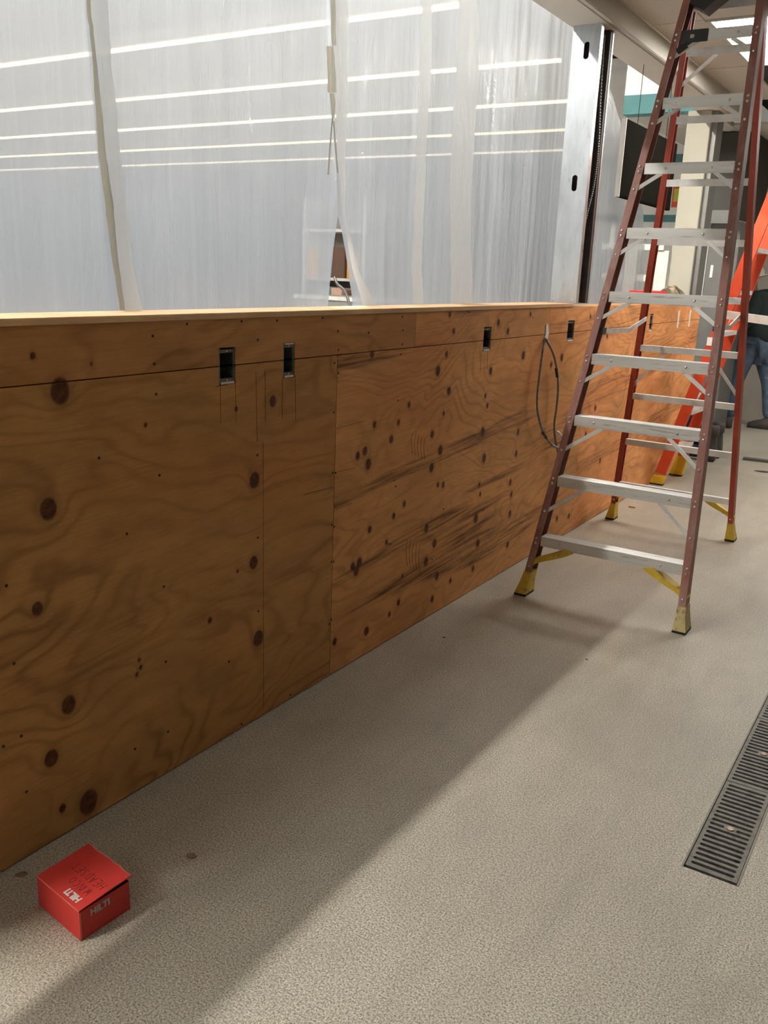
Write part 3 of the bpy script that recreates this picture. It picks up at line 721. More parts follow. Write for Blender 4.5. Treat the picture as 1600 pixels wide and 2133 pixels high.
for z, row in ((1.041, ['pack_brown', 'pack_mint', 'pack_pink', 'pack_brown', 'pack_grey', 'pack_mint', 'pack_brown', 'pack_pink']), (1.401, ['pack_orange', 'pack_grey', 'pack_brown', 'pack_orange', 'pack_grey', 'pack_orange', 'pack_brown', 'pack_grey']), (2.071, ['pack_grey', 'pack_brown', 'pack_grey', 'pack_grey', 'pack_brown', 'pack_grey'])):
    x = -6.38
    for q, mt in enumerate(row[:4]):
        h = {1.041: .25, 1.401: .5, 2.071: .3}[z] * random.uniform(.75, 1); wd = random.uniform(.17, .22)
        o = MB().box(x, x + wd, 10.8, 11.1, z, z + h, .006).build('product_box', mt)
        tag(o, mt.split('_')[1] + ' product box beyond the split plastic, %s from left on the %s shelf' % (ORD[q], {1.041: 'lower', 1.401: 'middle', 2.071: 'top'}[z]), 'box', 'product boxes on the store shelf'); x += wd + .04
b = MB(); pts = cspline([at_x(697, 578, -.75), at_x(703, 592, -.7), at_x(718, 606, -.6), at_x(727, 630, -.45), at_x(733, 650, -.3), at_x(736, 690, -.1755)], 8); b.tube(pts, .007, 8)
tag(b.build('power_cord', 'black_plastic'), 'black cord hanging behind the split in the plastic', 'cord')

# ================================================================== BIG STEP LADDER
LD = thing('step_ladder', (.56, 4.7, 0), 'tall opened fibreglass step ladder with red rails and aluminium steps beside the plywood wall', 'ladder')
H = 1.55
yF = lambda z: 3.935 + .255 * z
yR = lambda z: 5.720 - .275 * z
xFL = lambda z: .245 + .0975 * z          # inner side of the front rails
xFR = lambda z: .990 - .0615 * z
xRL = lambda z: .120 + .125 * z
xRR = lambda z: .850 - .024 * z
ZT = 2.98
RW, RD, TH = .034, .074, .005
def chan(w, d, t, side):
    """C profile, web on the outside; u = x, v = depth"""
    s = side
    pr = [(-w * 1.0, 0), (0, 0), (0, t), (-w + t, t), (-w + t, d - t), (0, d - t), (0, d), (-w, d)]
    return pr if s < 0 else [(-a, b_) for a, b_ in pr][::-1]
for s, fx in ((-1, xFL), (1, xFR)):
    b = MB(); z0 = .055
    b.beam((fx(z0), yF(z0), z0), (fx(ZT), yF(ZT), ZT), [(u, v) for u, v in chan(RW, RD, TH, s)])
    b.build('front_rail', 'fiberglass_front', LD)
RW2, RD2 = .030, .058
for s, fx in ((-1, xRL), (1, xRR)):
    b = MB(); z0 = .055
    b.beam((fx(z0), yR(z0) - RD2, z0), (fx(ZT), yR(ZT) - RD2, ZT), chan(RW2, RD2, .005, s))
    b.build('rear_rail', 'fiberglass_rear', LD)
RV = bpy.data.meshes.new('rivet'); _b = MB(); _b.tube([(0, 0, 0), (0, -.003, 0), (0, -.0045, 0)], [.0065, .0055, .002], 8)
_o = _b.build('rivet', 'rivet_metal', None, True); RVM = _o.data; bpy.data.objects.remove(_o)
def rivet(x, y, z, par=LD, s=1.):
    o = bpy.data.objects.new('rivet', RVM); COL.objects.link(o); o.parent = par; o.location = Vector((x, y, z)) - Vector(par.location); o.scale = (s, s, s)
ZSt = [.300 + .2975 * k for k in range(9)]     # top of each step
for k, z in enumerate(ZSt):
    xa, xb = xFL(z) + .001, xFR(z) - .001; y = yF(z) - .002; d = .078; hf = .050
    b = MB()
    # ribbed tread: little ridges running along the step
    nr = 8; prof = [(y, z - hf), (y + .003, z - hf), (y + .003, z - .006)]
    prof = [(y, z - hf), (y, z)]
    for q in range(nr):
        a = y + d * (q + .2) / nr; prof += [(a, z), (a + .002, z - .0025), (a + d / nr * .55, z - .0025), (a + d / nr * .55 + .002, z)]
    prof += [(y + d, z), (y + d, z - .030), (y + d - .003, z - .030), (y + d - .003, z - .006), (y + .003, z - .006), (y + .003, z - hf)]
    b.loft([[(xa + .001, p, q) for p, q in prof], [(xb - .001, p, q) for p, q in prof]])
    b.build('step', 'aluminium', LD)
    zc = z - hf * .5
    for xx in (xa + (.10 if k < 7 else .06), xb - (.10 if k < 7 else .06)): rivet(xx, y, zc)
    for s, fx in ((-1, xFL), (1, xFR)):
        for dz in (-.012, .012): rivet(fx(zc) + s * RW * .55, yF(zc + dz) - .0, zc + dz)
    # knee braces
    L = (.30, .27, .22, .18, .15, .13, .11, .10, .09)[k]
    for s, fx in ((-1, xFL), (1, xFR)):
        if k == 0: continue
        xin = fx(z) - s * (.145 if k < 3 else .11 if k < 5 else .085); zb = z - hf + .004; drop = (0, .13, .125, .09, .085, .08, .075, .07, .07)[k]
        p0 = Vector((xin, y + .006, zb)); p1 = Vector((fx(zb - drop) + s * .012, yF(zb - drop) + .006, zb - drop))
        b = MB(); b.beam(p0, p1, [(-.002, -.009), (.002, -.009), (.002, .009), (-.002, .009)], (0, 1, 0))
        b.build('knee_brace', 'aluminium_plain', LD)
        rivet(fx(zb - drop) + s * RW * .5, yF(zb - drop), zb - drop)
# yellow foot castings and bottom braces
def boot(fx, fy, s, w, d, front, mt, h=.118):
    b = MB(); rings = []
    for z, gw, gd in ((.012, .018, .016), (.05, .011, .010), (.085, .005, .005), (h, .003, .003)):
        zz = max(z, .0); x_in = fx(zz); x_o = x_in + s * w; y0 = fy(zz)
        xa, xb = sorted((x_in - s * gw * .5, x_o + s * gw)); ya, yb = (y0 - gd, y0 + d + gd)
        rings.append([(xa, ya, z), (xb, ya, z), (xb, yb, z), (xa, yb, z)])
    b.loft(rings); o = b.build('foot', mt, LD)
    b = MB(); z = .0005; r0 = rings[0]; b.loft([[(x, y, .0008) for x, y, _ in r0], [(x, y, .0118) for x, y, _ in r0]]); b.build('rubber_pad', 'rubber', o)
    zr = h + .03; rivet(fx(zr) + s * w * .5, fy(zr) - (0 if front else 0.), zr)
boot(xFL, yF, -1, RW, RD, True, 'yellow_boot'); boot(xFR, yF, 1, RW, RD, True, 'yellow_boot_dirty')
boot(xRL, lambda z: yR(z) - RD2, -1, RW2, RD2, False, 'yellow_boot'); boot(xRR, lambda z: yR(z) - RD2, 1, RW2, RD2, False, 'yellow_boot')
def bottom_brace(fx, fy, s, zt, reach, y_off, wid):
    b = MB(); n = 8; rings = []
    for i in range(n + 1):
        t = i / n
        x = fx(zt) - s * reach * (1 - t) ** 1.0; z = zt - (zt - .15) * (t ** (.92)) 
        x = x + (fx(.15) + s * .004 - x) * t ** 3
        y = fy(z) + y_off; h = .052 * (1 - .35 * t)
        rings.append([(x - s * 0, y, z), (x, y + wid, z), (x + s * h, y + wid, z + h * .2), (x + s * h, y, z + h * .2)])
    b.loft(rings); return b.build('bottom_brace', 'yellow_boot', LD)
for s, fx in ((-1, xFL), (1, xFR)): bottom_brace(fx, yF, s, ZSt[0] - .052, .185, .006, .060)
# rear rungs
ZR = [.2775 + .2995 * k for k in range(10)]
for k, z in enumerate(ZR):
    if z > ZT - .05: z = 2.862
    xa, xb = xRL(z) + .001, xRR(z) - .001; y = yR(z) - RD2 + .004
    b = MB(); pr = [(y, z - .036), (y + .003, z - .036), (y + .003, z - .003), (y + .032, z - .003), (y + .032, z), (y, z)]
    b.loft([[(xa, p, q) for p, q in pr], [(xb, p, q) for p, q in pr]]); b.build('rear_rung', 'aluminium_plain', LD)
for s, fx in ((-1, xRL), (1, xRR)): bottom_brace(fx, lambda z: yR(z) - RD2, s, ZR[0] - .038, .15, .008, .035)
for k, s in ((8, -1), (3, 1), (3, -1)):
    z = ZR[k] - .03; fx = xRL if s < 0 else xRR; dr_ = .13 if k == 8 else .22
    b = MB(); b.beam((fx(z) - s * .15, yR(z) - RD2 + .01, z), (fx(z - dr_) + s * .008, yR(z - dr_) - RD2 + .01, z - dr_), [(-.002, -.009), (.002, -.009), (.002, .009), (-.002, .009)], (0, 1, 0)); b.build('rear_brace', 'aluminium_plain', LD)
# spreaders
for s, fx, gx, zz in ((-1, xFL, xRL, 1.30), (1, xFR, xRR, 1.35)):
    p0 = Vector((fx(zz) - s * .006, yF(zz) + .04, zz)); pm = Vector(((fx(zz) + gx(zz)) / 2 - s * .008, (yF(zz) + yR(zz)) / 2 + .05, zz - .018)); p1 = Vector((gx(zz) - s * .004, yR(zz) - .03, zz + .03))
    for a, c, mt in ((p0, pm, 'aluminium_plain'), (pm, p1, 'aluminium_plain')):
        b = MB(); b.beam(a, c, [(-.003, -.012), (.003, -.012), (.003, .012), (-.003, .012)], (1, 0, 0)); b.build('spreader_bar', mt, LD)
    b = MB(); b.beam(p0 - (pm - p0).normalized() * .01, p0 + (pm - p0).normalized() * .06, [(-.006, -.016), (.006, -.016), (.006, .016), (-.006, .016)], (1, 0, 0)); b.build('spreader_hinge', 'black_plastic', LD)
# black guard on the ninth step and the moulded top cap
z = ZSt[8]; xa, xb = xFL(z), xFR(z); y = yF(z)
b = MB(); b.box(xa + .002, xa + .125, y - .006, y - .0025, z - .052, z + .002); b.beam((xa + .05, y + .002, z - .05), (xa - .004, yF(z - .09) + .002, z - .09), [(-.004, -.014), (.004, -.014), (.004, .014), (-.004, .014)], (0, 1, 0)); b.build('tool_guard', 'black_plastic', LD)
b = MB(); b.box(xa + .045, xa + .062, y - .0075, y - .0062, z - .034, z - .018); b.build('label_plate', 'grey_print', LD)
b = MB(); xc0, xc1 = xFL(ZT) - .06, xFR(ZT) + .06; ya, yb = yF(ZT) - .045, yR(ZT) + .045
b.loft([[(xc0, ya, ZT - .10), (xc1, ya, ZT - .10), (xc1, yb, ZT - .10), (xc0, yb, ZT - .10)], [(xc0, ya, ZT + .012), (xc1, ya, ZT + .012), (xc1, yb, ZT + .012), (xc0, yb, ZT + .012)]], cap=False)
b.box(xc0, xc1, ya, yb, ZT + .0005, ZT + .016); b.build('top_cap', 'black_plastic', LD)
b = MB(); zc = ZT - .10
x_ = xFL(ZT); b.loft([[(x_ - .06, yy, zc), (x_ + .20, yy, zc), (x_ + .05, yy, zc - .11), (x_ - .04, yy, zc - .06)] for yy in (yF(zc) - .012, yF(zc) + .10)])
b.build('cap_gusset', 'black_plastic', LD)

# ================================================================== ORANGE LADDER
OL = thing('step_ladder', (.05, 7.1, 0), 'bright orange fibreglass ladder leaning to the right behind the tall red-railed step ladder', 'ladder')
A0, A1 = Vector((.045, 6.93, .0)), Vector((.72, 6.93, 2.62)); B0, B1 = Vector((.075, 7.38, .0)), Vector((.70, 7.38, 2.62))
dA = (A1 - A0).normalized()
for q0, q1, fh in ((A0, A1, .075), (B0, B1, .17)):
    d = (q1 - q0); a = q0 + d * .035
    b = MB(); b.beam(a, q1, [(-.04, -.014), (.04, -.014), (.04, .014), (-.04, .014)], (1, 0, 0)); b.build('rail', 'fiberglass_orange', OL)
    b = MB(); c = q0 + d * .004
    rg = []
    for z, g in ((.012, .052), (.05, .05), (fh, .044)):
        x = q0.x + d.x / d.z * z; rg.append([(x - g, q0.y - .024, z), (x + g, q0.y - .024, z), (x + g, q0.y + .024, z), (x - g, q0.y + .024, z)])
    b.loft(rg); o = b.build('foot', 'yellow_clean', OL); b = MB(); b.box(q0.x - .05, q0.x + .055, q0.y - .026, q0.y + .026, .0008, .0118); b.build('rubber_pad', 'rubber', o)
for k in range(1, 9):
    z = .30 * k; x = A0.x + (A1.x - A0.x) / 2.62 * z; xb = B0.x + (B1.x - B0.x) / 2.62 * z
    b = MB(); b.loft([[(x - .035, 6.945, z - .03), (x + .04, 6.945, z - .03), (x + .04, 6.945, z), (x - .035, 6.945, z)], [(xb - .035, 7.365, z - .03), (xb + .04, 7.365, z - .03), (xb + .04, 7.365, z), (xb - .035, 7.365, z)]])
    b.build('step', 'aluminium_plain', OL)
for z in (.55, 1.15):
    x = A0.x + (A1.x - A0.x) / 2.62 * z
    b = MB(); b.beam((x, 6.95, z), (x + .03, 7.25, z + .16), [(-.01, -.003), (.01, -.003), (.01, .003), (-.01, .003)], (1, 0, 0)); b.build('knee_brace', 'aluminium_plain', OL)
b = MB(); b.box(A0.x + .245, A0.x + .285, 6.912, 6.9155, 1.10, 1.16); b.build('label_plate', 'white_print', OL)
# work bench rail crossing behind the ladder, right edge of the photo
t = thing('work_platform', (1.0, 7.0, 0), 'aluminium work platform whose edge rail enters from the right behind the ladder', 'platform')
p = at_y(1508, 655, 6.75); q = at_y(1600, 668, 6.55); d = (q - p); e = p + d * 3.2
b = MB(); b.beam(p, e, [(-.005, -.028), (.025, -.028), (.025, .028), (-.005, .028)], (0, 1, 0)); b.build('edge_rail', 'aluminium_plain', t)
for f in (2.3, 3.1):
    c = p + d * f; b = MB(); b.box(c.x - .02, c.x + .02, c.y + .03, c.y + .07, 0.001, c.z + .02); b.build('leg', 'aluminium_plain', t)

# ================================================================== RED BOX
bx = thing('cardboard_box', (.28, 1.2, 0), 'small red cardboard box with white lettering and pen writing on the floor', 'box')
L, Nn, Rr, Bk = Vector((.180, 1.143, 0)), Vector((.363, 1.120, 0)), Vector((.372, 1.262, 0)), Vector((.190, 1.290, 0)); h = .082; up = Vector((0, 0, 1)); e = .0008
b = MB()
b.loft([[p + up * .0008 for p in (L, Nn, Rr, Bk)], [p + up * (h - .002) for p in (L, Nn, Rr, Bk)]], cap=False)
b.quad(L + up * .001, Bk + up * .001, Rr + up * .001, Nn + up * .001)
b.build('box_body', 'box_red', bx)
c_ = (L + Nn + Rr + Bk) / 4
b = MB(); sc_in = [c_ + (p - c_) * .985 for p in (L, Nn, Rr, Bk)]
b.loft([[p + up * .002 for p in sc_in], [p + up * (h - .003) for p in sc_in]], cap=False); b.build('box_lining', 'box_board', bx)
lz = {'L': h, 'N': h, 'R': h + .014, 'B': h + .006}
lL, lN = L + up * h, Nn + up * h; _v = Vector((.013, .147, .012)); lR, lB = lN + _v, lL + _v
nrm = (lN - lL).cross(lB - lL).normalized()
edge = []
for i in range(15):
    t_ = i / 14; p = lR.lerp(lB, t_); dd = (lL - lB).normalized(); edge.append(p - dd * (random.uniform(-.002, .002) if 0 < i < 14 else 0))
top = [lL, lN, lR] + edge[1:-1] + [lB]
b = MB(); th = nrm * .0022
b.poly([p + th for p in top]); b.poly(list(reversed(top)))
n_ = len(top)
for i in range(n_): a, c = top[i], top[(i + 1) % n_]; b.quad(a, c, c + th, a + th)
lid = b.build('lid', 'box_red', bx)
b = MB()
for i in range(len(edge) - 1): b.beam(edge[i] + th * .5, edge[i + 1] + th * .5, [(-.0013, -.0016), (.0013, -.0016), (.0013, .0016), (-.0013, .0016)], (0, 0, 1))
b.beam(lL + th * .5, lN + th * .5, [(-.001, -.0012), (.001, -.0012), (.001, .0012), (-.001, .0012)], (0, 0, 1)); b.build('torn_edge', 'box_edge', lid)
b = MB(); b.quad(Nn + Vector((.0006, -.0002, .002)), Nn + Vector((.0010, .004, .002)), Nn + Vector((.0010, .004, h - .004)), Nn + Vector((.0006, -.0002, h - .003))); b.build('side_seam', 'box_edge', bx)
def text3d(name, body, mt, par, origin, xdir, ydir, size, offset=.0, ext=.0002, shear=0.):
    cu = bpy.data.curves.new(name, 'FONT'); cu.body = body; cu.size = size; cu.align_x = 'CENTER'; cu.align_y = 'CENTER'; cu.extrude = ext; cu.offset = offset; cu.resolution_u = 2; cu.shear = shear
    o = bpy.data.objects.new(name, cu); COL.objects.link(o); bpy.context.view_layer.update()
    dg = bpy.context.evaluated_depsgraph_get(); me = bpy.data.meshes.new_from_object(o.evaluated_get(dg)); bpy.data.objects.remove(o)
    xd = Vector(xdir).normalized(); zd = xd.cross(Vector(ydir)).normalized(); yd = zd.cross(xd)
    M = Matrix(((xd.x, yd.x, zd.x, origin[0]), (xd.y, yd.y, zd.y, origin[1]), (xd.z, yd.z, zd.z, origin[2]), (0, 0, 0, 1)))
    me.transform(M); me.materials.clear(); me.materials.append(MATS[mt])
    o = bpy.data.objects.new(name, me); COL.objects.link(o); put(o, par); return o
ex = (lN - lL).normalized(); ey = (lB - lL).normalized()
Wd = (lN - lL).length; Dp = (lB - lL).length
o_ = lL + ex * Wd * .70 + ey * .020 + nrm * .0026
text3d('logo', 'HILTI', 'white_print', lid, o_, -ex, -ey, .024, .0011)
fx_ = (Rr - Nn).normalized(); o_ = Nn.lerp(Rr, .40) + up * (h * .73) + fx_.cross(up) * .0006
text3d('logo', 'HILTI', 'grey_print', bx, o_, fx_, up, .024, .0011)
ST = {'W': [[(0, 1), (.25, 0), (.5, .7), (.75, 0), (1, 1)]], 'I': [[(.5, 0), (.5, 1)]], 'N': [[(0, 0), (.1, 1), (.8, 0), (.9, 1)]], 'C': [[(.9, .85), (.5, 1), (.1, .6), (.2, .15), (.6, 0), (.9, .15)]],
      'O': [[(.5, 1), (.1, .7), (.1, .25), (.5, 0), (.9, .3), (.85, .75), (.5, 1)]], 'H': [[(.05, 0), (.1, 1)], [(.8, 0), (.9, 1)], [(.05, .5), (.9, .55)]], 'E': [[(.8, 1), (.15, .95), (.1, 0), (.8, .02)], [(.1, .5), (.7, .55)]],
      'A': [[(.05, 0), (.5, 1), (.9, 0)], [(.2, .4), (.8, .4)]], 'D': [[(.1, 0), (.1, 1), (.7, .85), (.85, .4), (.5, .02), (.1, 0)]], 'S': [[(.85, .85), (.4, 1), (.15, .75), (.75, .35), (.6, 0), (.1, .12)]], 'T': [[(0, 1), (1.1, .95)], [(.5, 1), (.45, 0)]]}
def hand(word, org, xd, yd, size, adv):
    b = MB(); o = 0
    for ch in word:
        for stk in ST[ch]:
            pts = [org + xd * ((o + p[0] * .62) * size + random.uniform(-.0004, .0004)) + yd * (p[1] * size + random.uniform(-.0006, .0006)) + nrm * .0001 for p in stk]
            for a, c in zip(pts, pts[1:]): b.beam(a, c, [(-.0003, -.0006), (.0003, -.0006), (.0003, .0006), (-.0003, .0006)], nrm)
        o += adv * (.55 if ch == 'I' else 1.)
    return b.build('pen_writing', 'pen_ink', lid)
hand('WINCO', lL + ex * Wd * .84 + ey * .058 + nrm * .0023, -ex, -ey, .021, .86)
hand('HEADSET', lL + ex * Wd * .90 + ey * .092 + nrm * .0023, -ex, -ey, .023, .80)

# ================================================================== SMALL THINGS ON THE FLOOR
def blob(name, label, cat, c, rx, ry, hz, mt, rot=0., n=18, seed=0, group=None):
    rnd = random.Random(seed); b = MB(); rings = []
    amp = [rnd.uniform(.85, 1.15) for _ in range(n)]
    for z, k in ((.0006, 1.), (hz * .6, .97), (hz, .8), (hz * 1.05, .3)):
        rings.append([(c[0] + math.cos(rot) * rx * k * amp[i] * math.cos(2 * math.pi * i / n) - math.sin(rot) * ry * k * amp[i] * math.sin(2 * math.pi * i / n),
                       c[1] + math.sin(rot) * rx * k * amp[i] * math.cos(2 * math.pi * i / n) + math.cos(rot) * ry * k * amp[i] * math.sin(2 * math.pi * i / n), z) for i in range(n)])
    b.loft(rings); return tag(b.build(name, mt, None, True), label, cat, group)
p = at_floor(399, 1783); blob('metal_slug', 'small shiny brown metal slug on the floor right of the red box', 'metal scrap', p, .014, .011, .004, 'coin_metal', .3, seed=2)
p = at_floor(45, 1822); blob('metal_slug', 'dull metal slug on the floor between the red box and the wall', 'metal scrap', p, .015, .010, .004, 'coin_metal', .8, seed=5)
p = at_floor(1317, 1057); b = MB(); b.box(p.x - .022, p.x + .022, p.y - .012, p.y + .012, .0006, .012, .002); tag(b.build('wood_chip', 'wood_chip'), 'small pale wood chip on the floor behind the ladder step', 'wood chip')
p = at_floor(925, 1328); blob('dark_crumb', 'tiny dark crumb on the shadowed floor near the plywood wall', 'debris', p, .006, .004, .003, 'boot_leather', seed=8)
p = at_floor(1222, 1374); blob('dark_crumb', 'tiny dark crumb on the floor in front of the ladder', 'debris', p, .005, .004, .003, 'boot_leather', seed=9)
a = at_floor(1548, 957); c = at_floor(1640, 968); b = MB(); b.beam(a + Vector((0, 0, .011)), c + Vector((0, 0, .011)), [(-.01, -.035), (.01, -.035), (.01, .035), (-.01, .035)], (0, 0, 1)); tag(b.build('metal_strip', 'cabinet_grey'), 'flat dark metal strip lying on the far floor at the right edge', 'metal strip')
p = at_floor(1590, 983); blob('dark_scrap', 'dark flat scrap on the floor below the metal strip', 'debris', p, .07, .03, .006, 'boot_leather', .2, seed=11)
p = at_floor(1450, 925); blob('dark_scrap', 'grey scrap of sheeting on the floor near the standing worker', 'debris', p, .16, .07, .010, 'cabinet_grey', .4, seed=12)

# ================================================================== THINGS BEYOND THE LADDER
xb_ = -.06
p0 = at_x(1303, 240, xb_); p1 = at_x(1405, 300, xb_); q0 = at_x(1295, 412, xb_); q1 = at_x(1403, 440, xb_)
y0, y1 = (p0.y + q0.y) / 2, (p1.y + q1.y) / 2; z0, z1 = (q0.z + q1.z) / 2, (p0.z + p1.z) / 2
t = thing('menu_board', (xb_ - .04, (y0 + y1) / 2, z0), 'dark blank display board hanging in the opening beyond the steel column', 'display board')
MB().box(xb_ - .03, xb_ - .002, y0, y1, z0, z1, .003).build('casing', 'screen_dark', t); MB().box(xb_ - .03, xb_, y0 - .012, y0 - .0005, z0, z1).build('end_trim', 'panel_edge', t)
MB().box(xb_ - .0015, xb_, y0 + .012, y1 - .012, z0 + .012, z1 - .012).build('screen', 'screen_dark', t)
for yy in (y0 + .25, y1 - .25): MB().box(xb_ - .018, xb_ - .015, yy, yy + .003, z1 + .0005, HZ - .0005).build('hanger', 'screen_dark', t)
t = MB().box(-.225, -.045, 7.56, 7.80, WT - .017, HZ - .0006, .003).build('beige_column', 'post_paint'); tag(t, 'square beige post standing on the far end of the plywood wall', 'post')
MB().box(-.0445, -.004, 7.60, 7.80, WT - .017, HZ - .0006).build('shaded_side', 'cabinet_grey', t)  # dark grey box standing in for the shade on the post's side face
# pale timber frame behind the opening
t = thing('timber_frame', (-.5, 7.5, 0), 'pale painted timber stand behind the opening, partly behind the plastic', 'stand')
MB().box(-.79, -.275, 7.5, 7.56, 1.785, 1.83).build('top_rail', 'frame_paint', t)
MB().box(-.585, -.485, 7.51, 7.55, 0, 1.784).build('post', 'frame_paint', t)
MB().box(-.735, -.695, 7.52, 7.55, 1.8305, 1.975).build('upper_post', 'frame_paint', t)
MB().box(-.33, -.235, 7.52, 7.555, 0, 1.784).build('post', 'frame_paint', t)
MB().box(-.77, -.586, 7.52, 7.55, 1.54, 1.59).build('lower_rail', 'frame_paint', t); MB().box(-.484, -.331, 7.52, 7.55, 1.54, 1.59).build('lower_rail', 'frame_paint', t)
# red tray and rag on the wall top
p = at_x(1362, 612, -.09); b = MB(); b.box(-.15, -.02, 6.32, 6.84, 1.3885, 1.475, .006); tag(b.build('red_tray', 'red_plastic'), 'red tray lying on the far end of the half wall beside the rag', 'tray')
b = MB(); n = 26; rings = []; m_ = 14
V = []
for i in range(n + 1):
    for j in range(m_ + 1):
        u, v = i / n, j / m_; e_ = math.sin(math.pi * u) ** .6 * math.sin(math.pi * v) ** .5
        V.append((-.165 + .15 * v + .01 * mn.noise((u * 6, v * 6, 0)), 6.86 + .68 * u, 1.389 + e_ * (.125 + .035 * mn.noise((u * 4, v * 2, 4)) + .014 * mn.noise((u * 13, v * 7, 7)))))
b.v = V
for i in range(n):
    for j in range(m_): q = i * (m_ + 1) + j; b.f.append((q, q + m_ + 1, q + m_ + 2, q + 1)); b.mi.append(0)
tag(b.build('work_rag', 'rag_cloth', None, True), 'crumpled brown camouflage rag heaped on the far end of the half wall', 'rag')
# small colour poster on the store wall
a = at_y(1404, 380, 13.98); c = at_y(1427, 432, 13.98)
t = thing('wall_poster', (a.x, 13.98, c.z), 'small red and yellow poster on the white store wall', 'poster')
MB().box(a.x, c.x + .1, 13.975, 13.984, c.z, a.z).build('red_field', 'sign_red', t); MB().box(a.x + .02, c.x + .02, 13.970, 13.9745, c.z + .08, c.z + .26).build('yellow_shape', 'sign_yellow', t)
t = thing('wall_sign', (-2.45, 13.98, 1.95), 'small round orange and green sign low on the white store wall', 'sign')
for px_, r_, m_ in ((1322, .085, 'pack_orange'), (1336, .075, 'pack_mint')):
    p = at_y(px_, 500, 13.97); b = MB(); b.loft([[(p.x + .85 * r_ * math.cos(a) + .3 * r_ * math.sin(a), yy, p.z + 1.1 * r_ * math.sin(a)) for a in [2 * math.pi * i / 20 for i in range(20)]] for yy in (13.972, 13.984)]); b.build('sign_disc', m_, t)
# cabinet, hood and door strip at the end of the room
t = thing('steel_cabinet', (-.3, 9.8, 0), 'tall dark grey steel cabinet with a white mark beyond the end of the half wall', 'cabinet')
MB().box(-.400, -.115, 9.5, 10.1, 0.0, 2.13, .006).build('cabinet_body', 'cabinet_grey', t)
MB().box(-.470, -.401, 9.49, 10.1, 0.0, 2.2, .004).build('side_panel', 'store_white', t)
a = at_y(1482, 563, 9.49); MB().box(a.x - .012, a.x + .014, 9.491, 9.499, a.z - .07, a.z + .05).build('white_mark', 'white_print', t)
t = thing('exhaust_hood', (-.2, 9.6, 2.3), 'dark exhaust hood under the far ceiling above the cabinet', 'hood')
b = MB(); b.loft([[(-.56, 9.3, 2.26), (-.16, 9.3, 2.16), (-.16, 10.6, 2.16), (-.56, 10.6, 2.26)], [(-.56, 9.45, 2.94), (-.10, 9.45, 2.94), (-.10, 10.6, 2.94), (-.56, 10.6, 2.94)]]); b.build('hood_shell', 'hood_dark', t)
MB().box(-.60, -.12, 9.25, 9.29, 2.10, 2.22).build('hood_lip', 'cabinet_grey', t)

# ================================================================== PEOPLE
def skinned(name, mt, parent, verts, edges, radii, root=0, sub=2):
    me = bpy.data.meshes.new(name); me.from_pydata([tuple(v) for v in verts], edges, []); me.update()
    o = bpy.data.objects.new(name, me); COL.objects.link(o)
    md = o.modifiers.new('s', 'SKIN'); md.use_smooth_shade = True
    for i, sv in enumerate(me.skin_vertices[0].data):
        r = radii[i]; sv.radius = (r, r) if isinstance(r, (int, float)) else r; sv.use_root = (i == root)
    m2 = o.modifiers.new('b', 'SUBSURF'); m2.levels = sub; m2.render_levels = sub
    bpy.context.view_layer.update()
    dg = bpy.context.evaluated_depsgraph_get(); nm = bpy.data.meshes.new_from_object(o.evaluated_get(dg))
    bpy.data.objects.remove(o); nm.name = name; nm.materials.clear(); nm.materials.append(MATS[mt])
    nm.polygons.foreach_set('use_smooth', [True] * len(nm.polygons))
    o = bpy.data.objects.new(name, nm); COL.objects.link(o)
    if parent is not None: put(o, parent)
    return o
P = Vector((.0, 10.45, 0))
w1 = thing('person', tuple(P), 'standing worker in grey brimmed hard hat, dark green sweatshirt and blue jeans', 'person')
def off(l): return [P + Vector(v) for v in l]
# facing -x (left), slightly bent forward
bv = off([(0, 0, .95), (.0, 0, 1.15), (-.03, 0, 1.34), (-.08, 0, 1.43), (-.125, 0, 1.50), (-.15, 0, 1.57),      # pelvis .. head
          (-.02, -.20, 1.42), (-.06, -.24, 1.16), (-.26, -.16, 1.03),                                         # near arm
          (-.02, .20, 1.42), (-.06, .24, 1.16), (-.25, .15, 1.00),
          (-.04, -.10, .90), (-.13, -.11, .50), (-.14, -.12, .09), (-.24, -.13, .04),
          (.06, .10, .90), (.19, .11, .50), (.24, .12, .09), (.15, .12, .04),
          (-.33, -.14, 1.01), (-.32, .14, .98), (-.145, 0, 1.645)])
be = [(0, 1), (1, 2), (2, 3), (3, 4), (4, 5), (2, 6), (6, 7), (7, 8), (8, 20), (2, 9), (9, 10), (10, 11), (11, 21), (0, 12), (12, 13), (13, 14), (14, 15), (0, 16), (16, 17), (17, 18), (18, 19), (5, 22)]
br = [.09, .10, .10, .055, .072, .092, .042, .035, .028, .042, .035, .028, .07, .05, .035, .018, .07, .05, .035, .018, .036, .036, .07]
skinned('body', 'skin', w1, bv, be, br)
for s, hx in ((-1, (-.33, -.14, 1.01)), (1, (-.32, .14, .98))):   # fingers of each hand
    base = P + Vector(hx)
    for k in range(4):
        f0 = base + Vector((-.02, (k - 1.5) * .019, 0)); skinned('finger', 'skin', w1, [f0, f0 + Vector((-.04, 0, -.006)), f0 + Vector((-.062 + .006 * abs(k - 1), 0, -.028))], [(0, 1), (1, 2)], [.009, .0085, .007], 0, 1)
    f0 = base + Vector((0, -s * .028, 0)); skinned('thumb', 'skin', w1, [f0, f0 + Vector((-.03, -s * .02, .0)), f0 + Vector((-.052, -s * .018, -.008))], [(0, 1), (1, 2)], [.011, .01, .008], 0, 1)
b = MB(); hc = P + Vector((-.155, 0, 1.565))
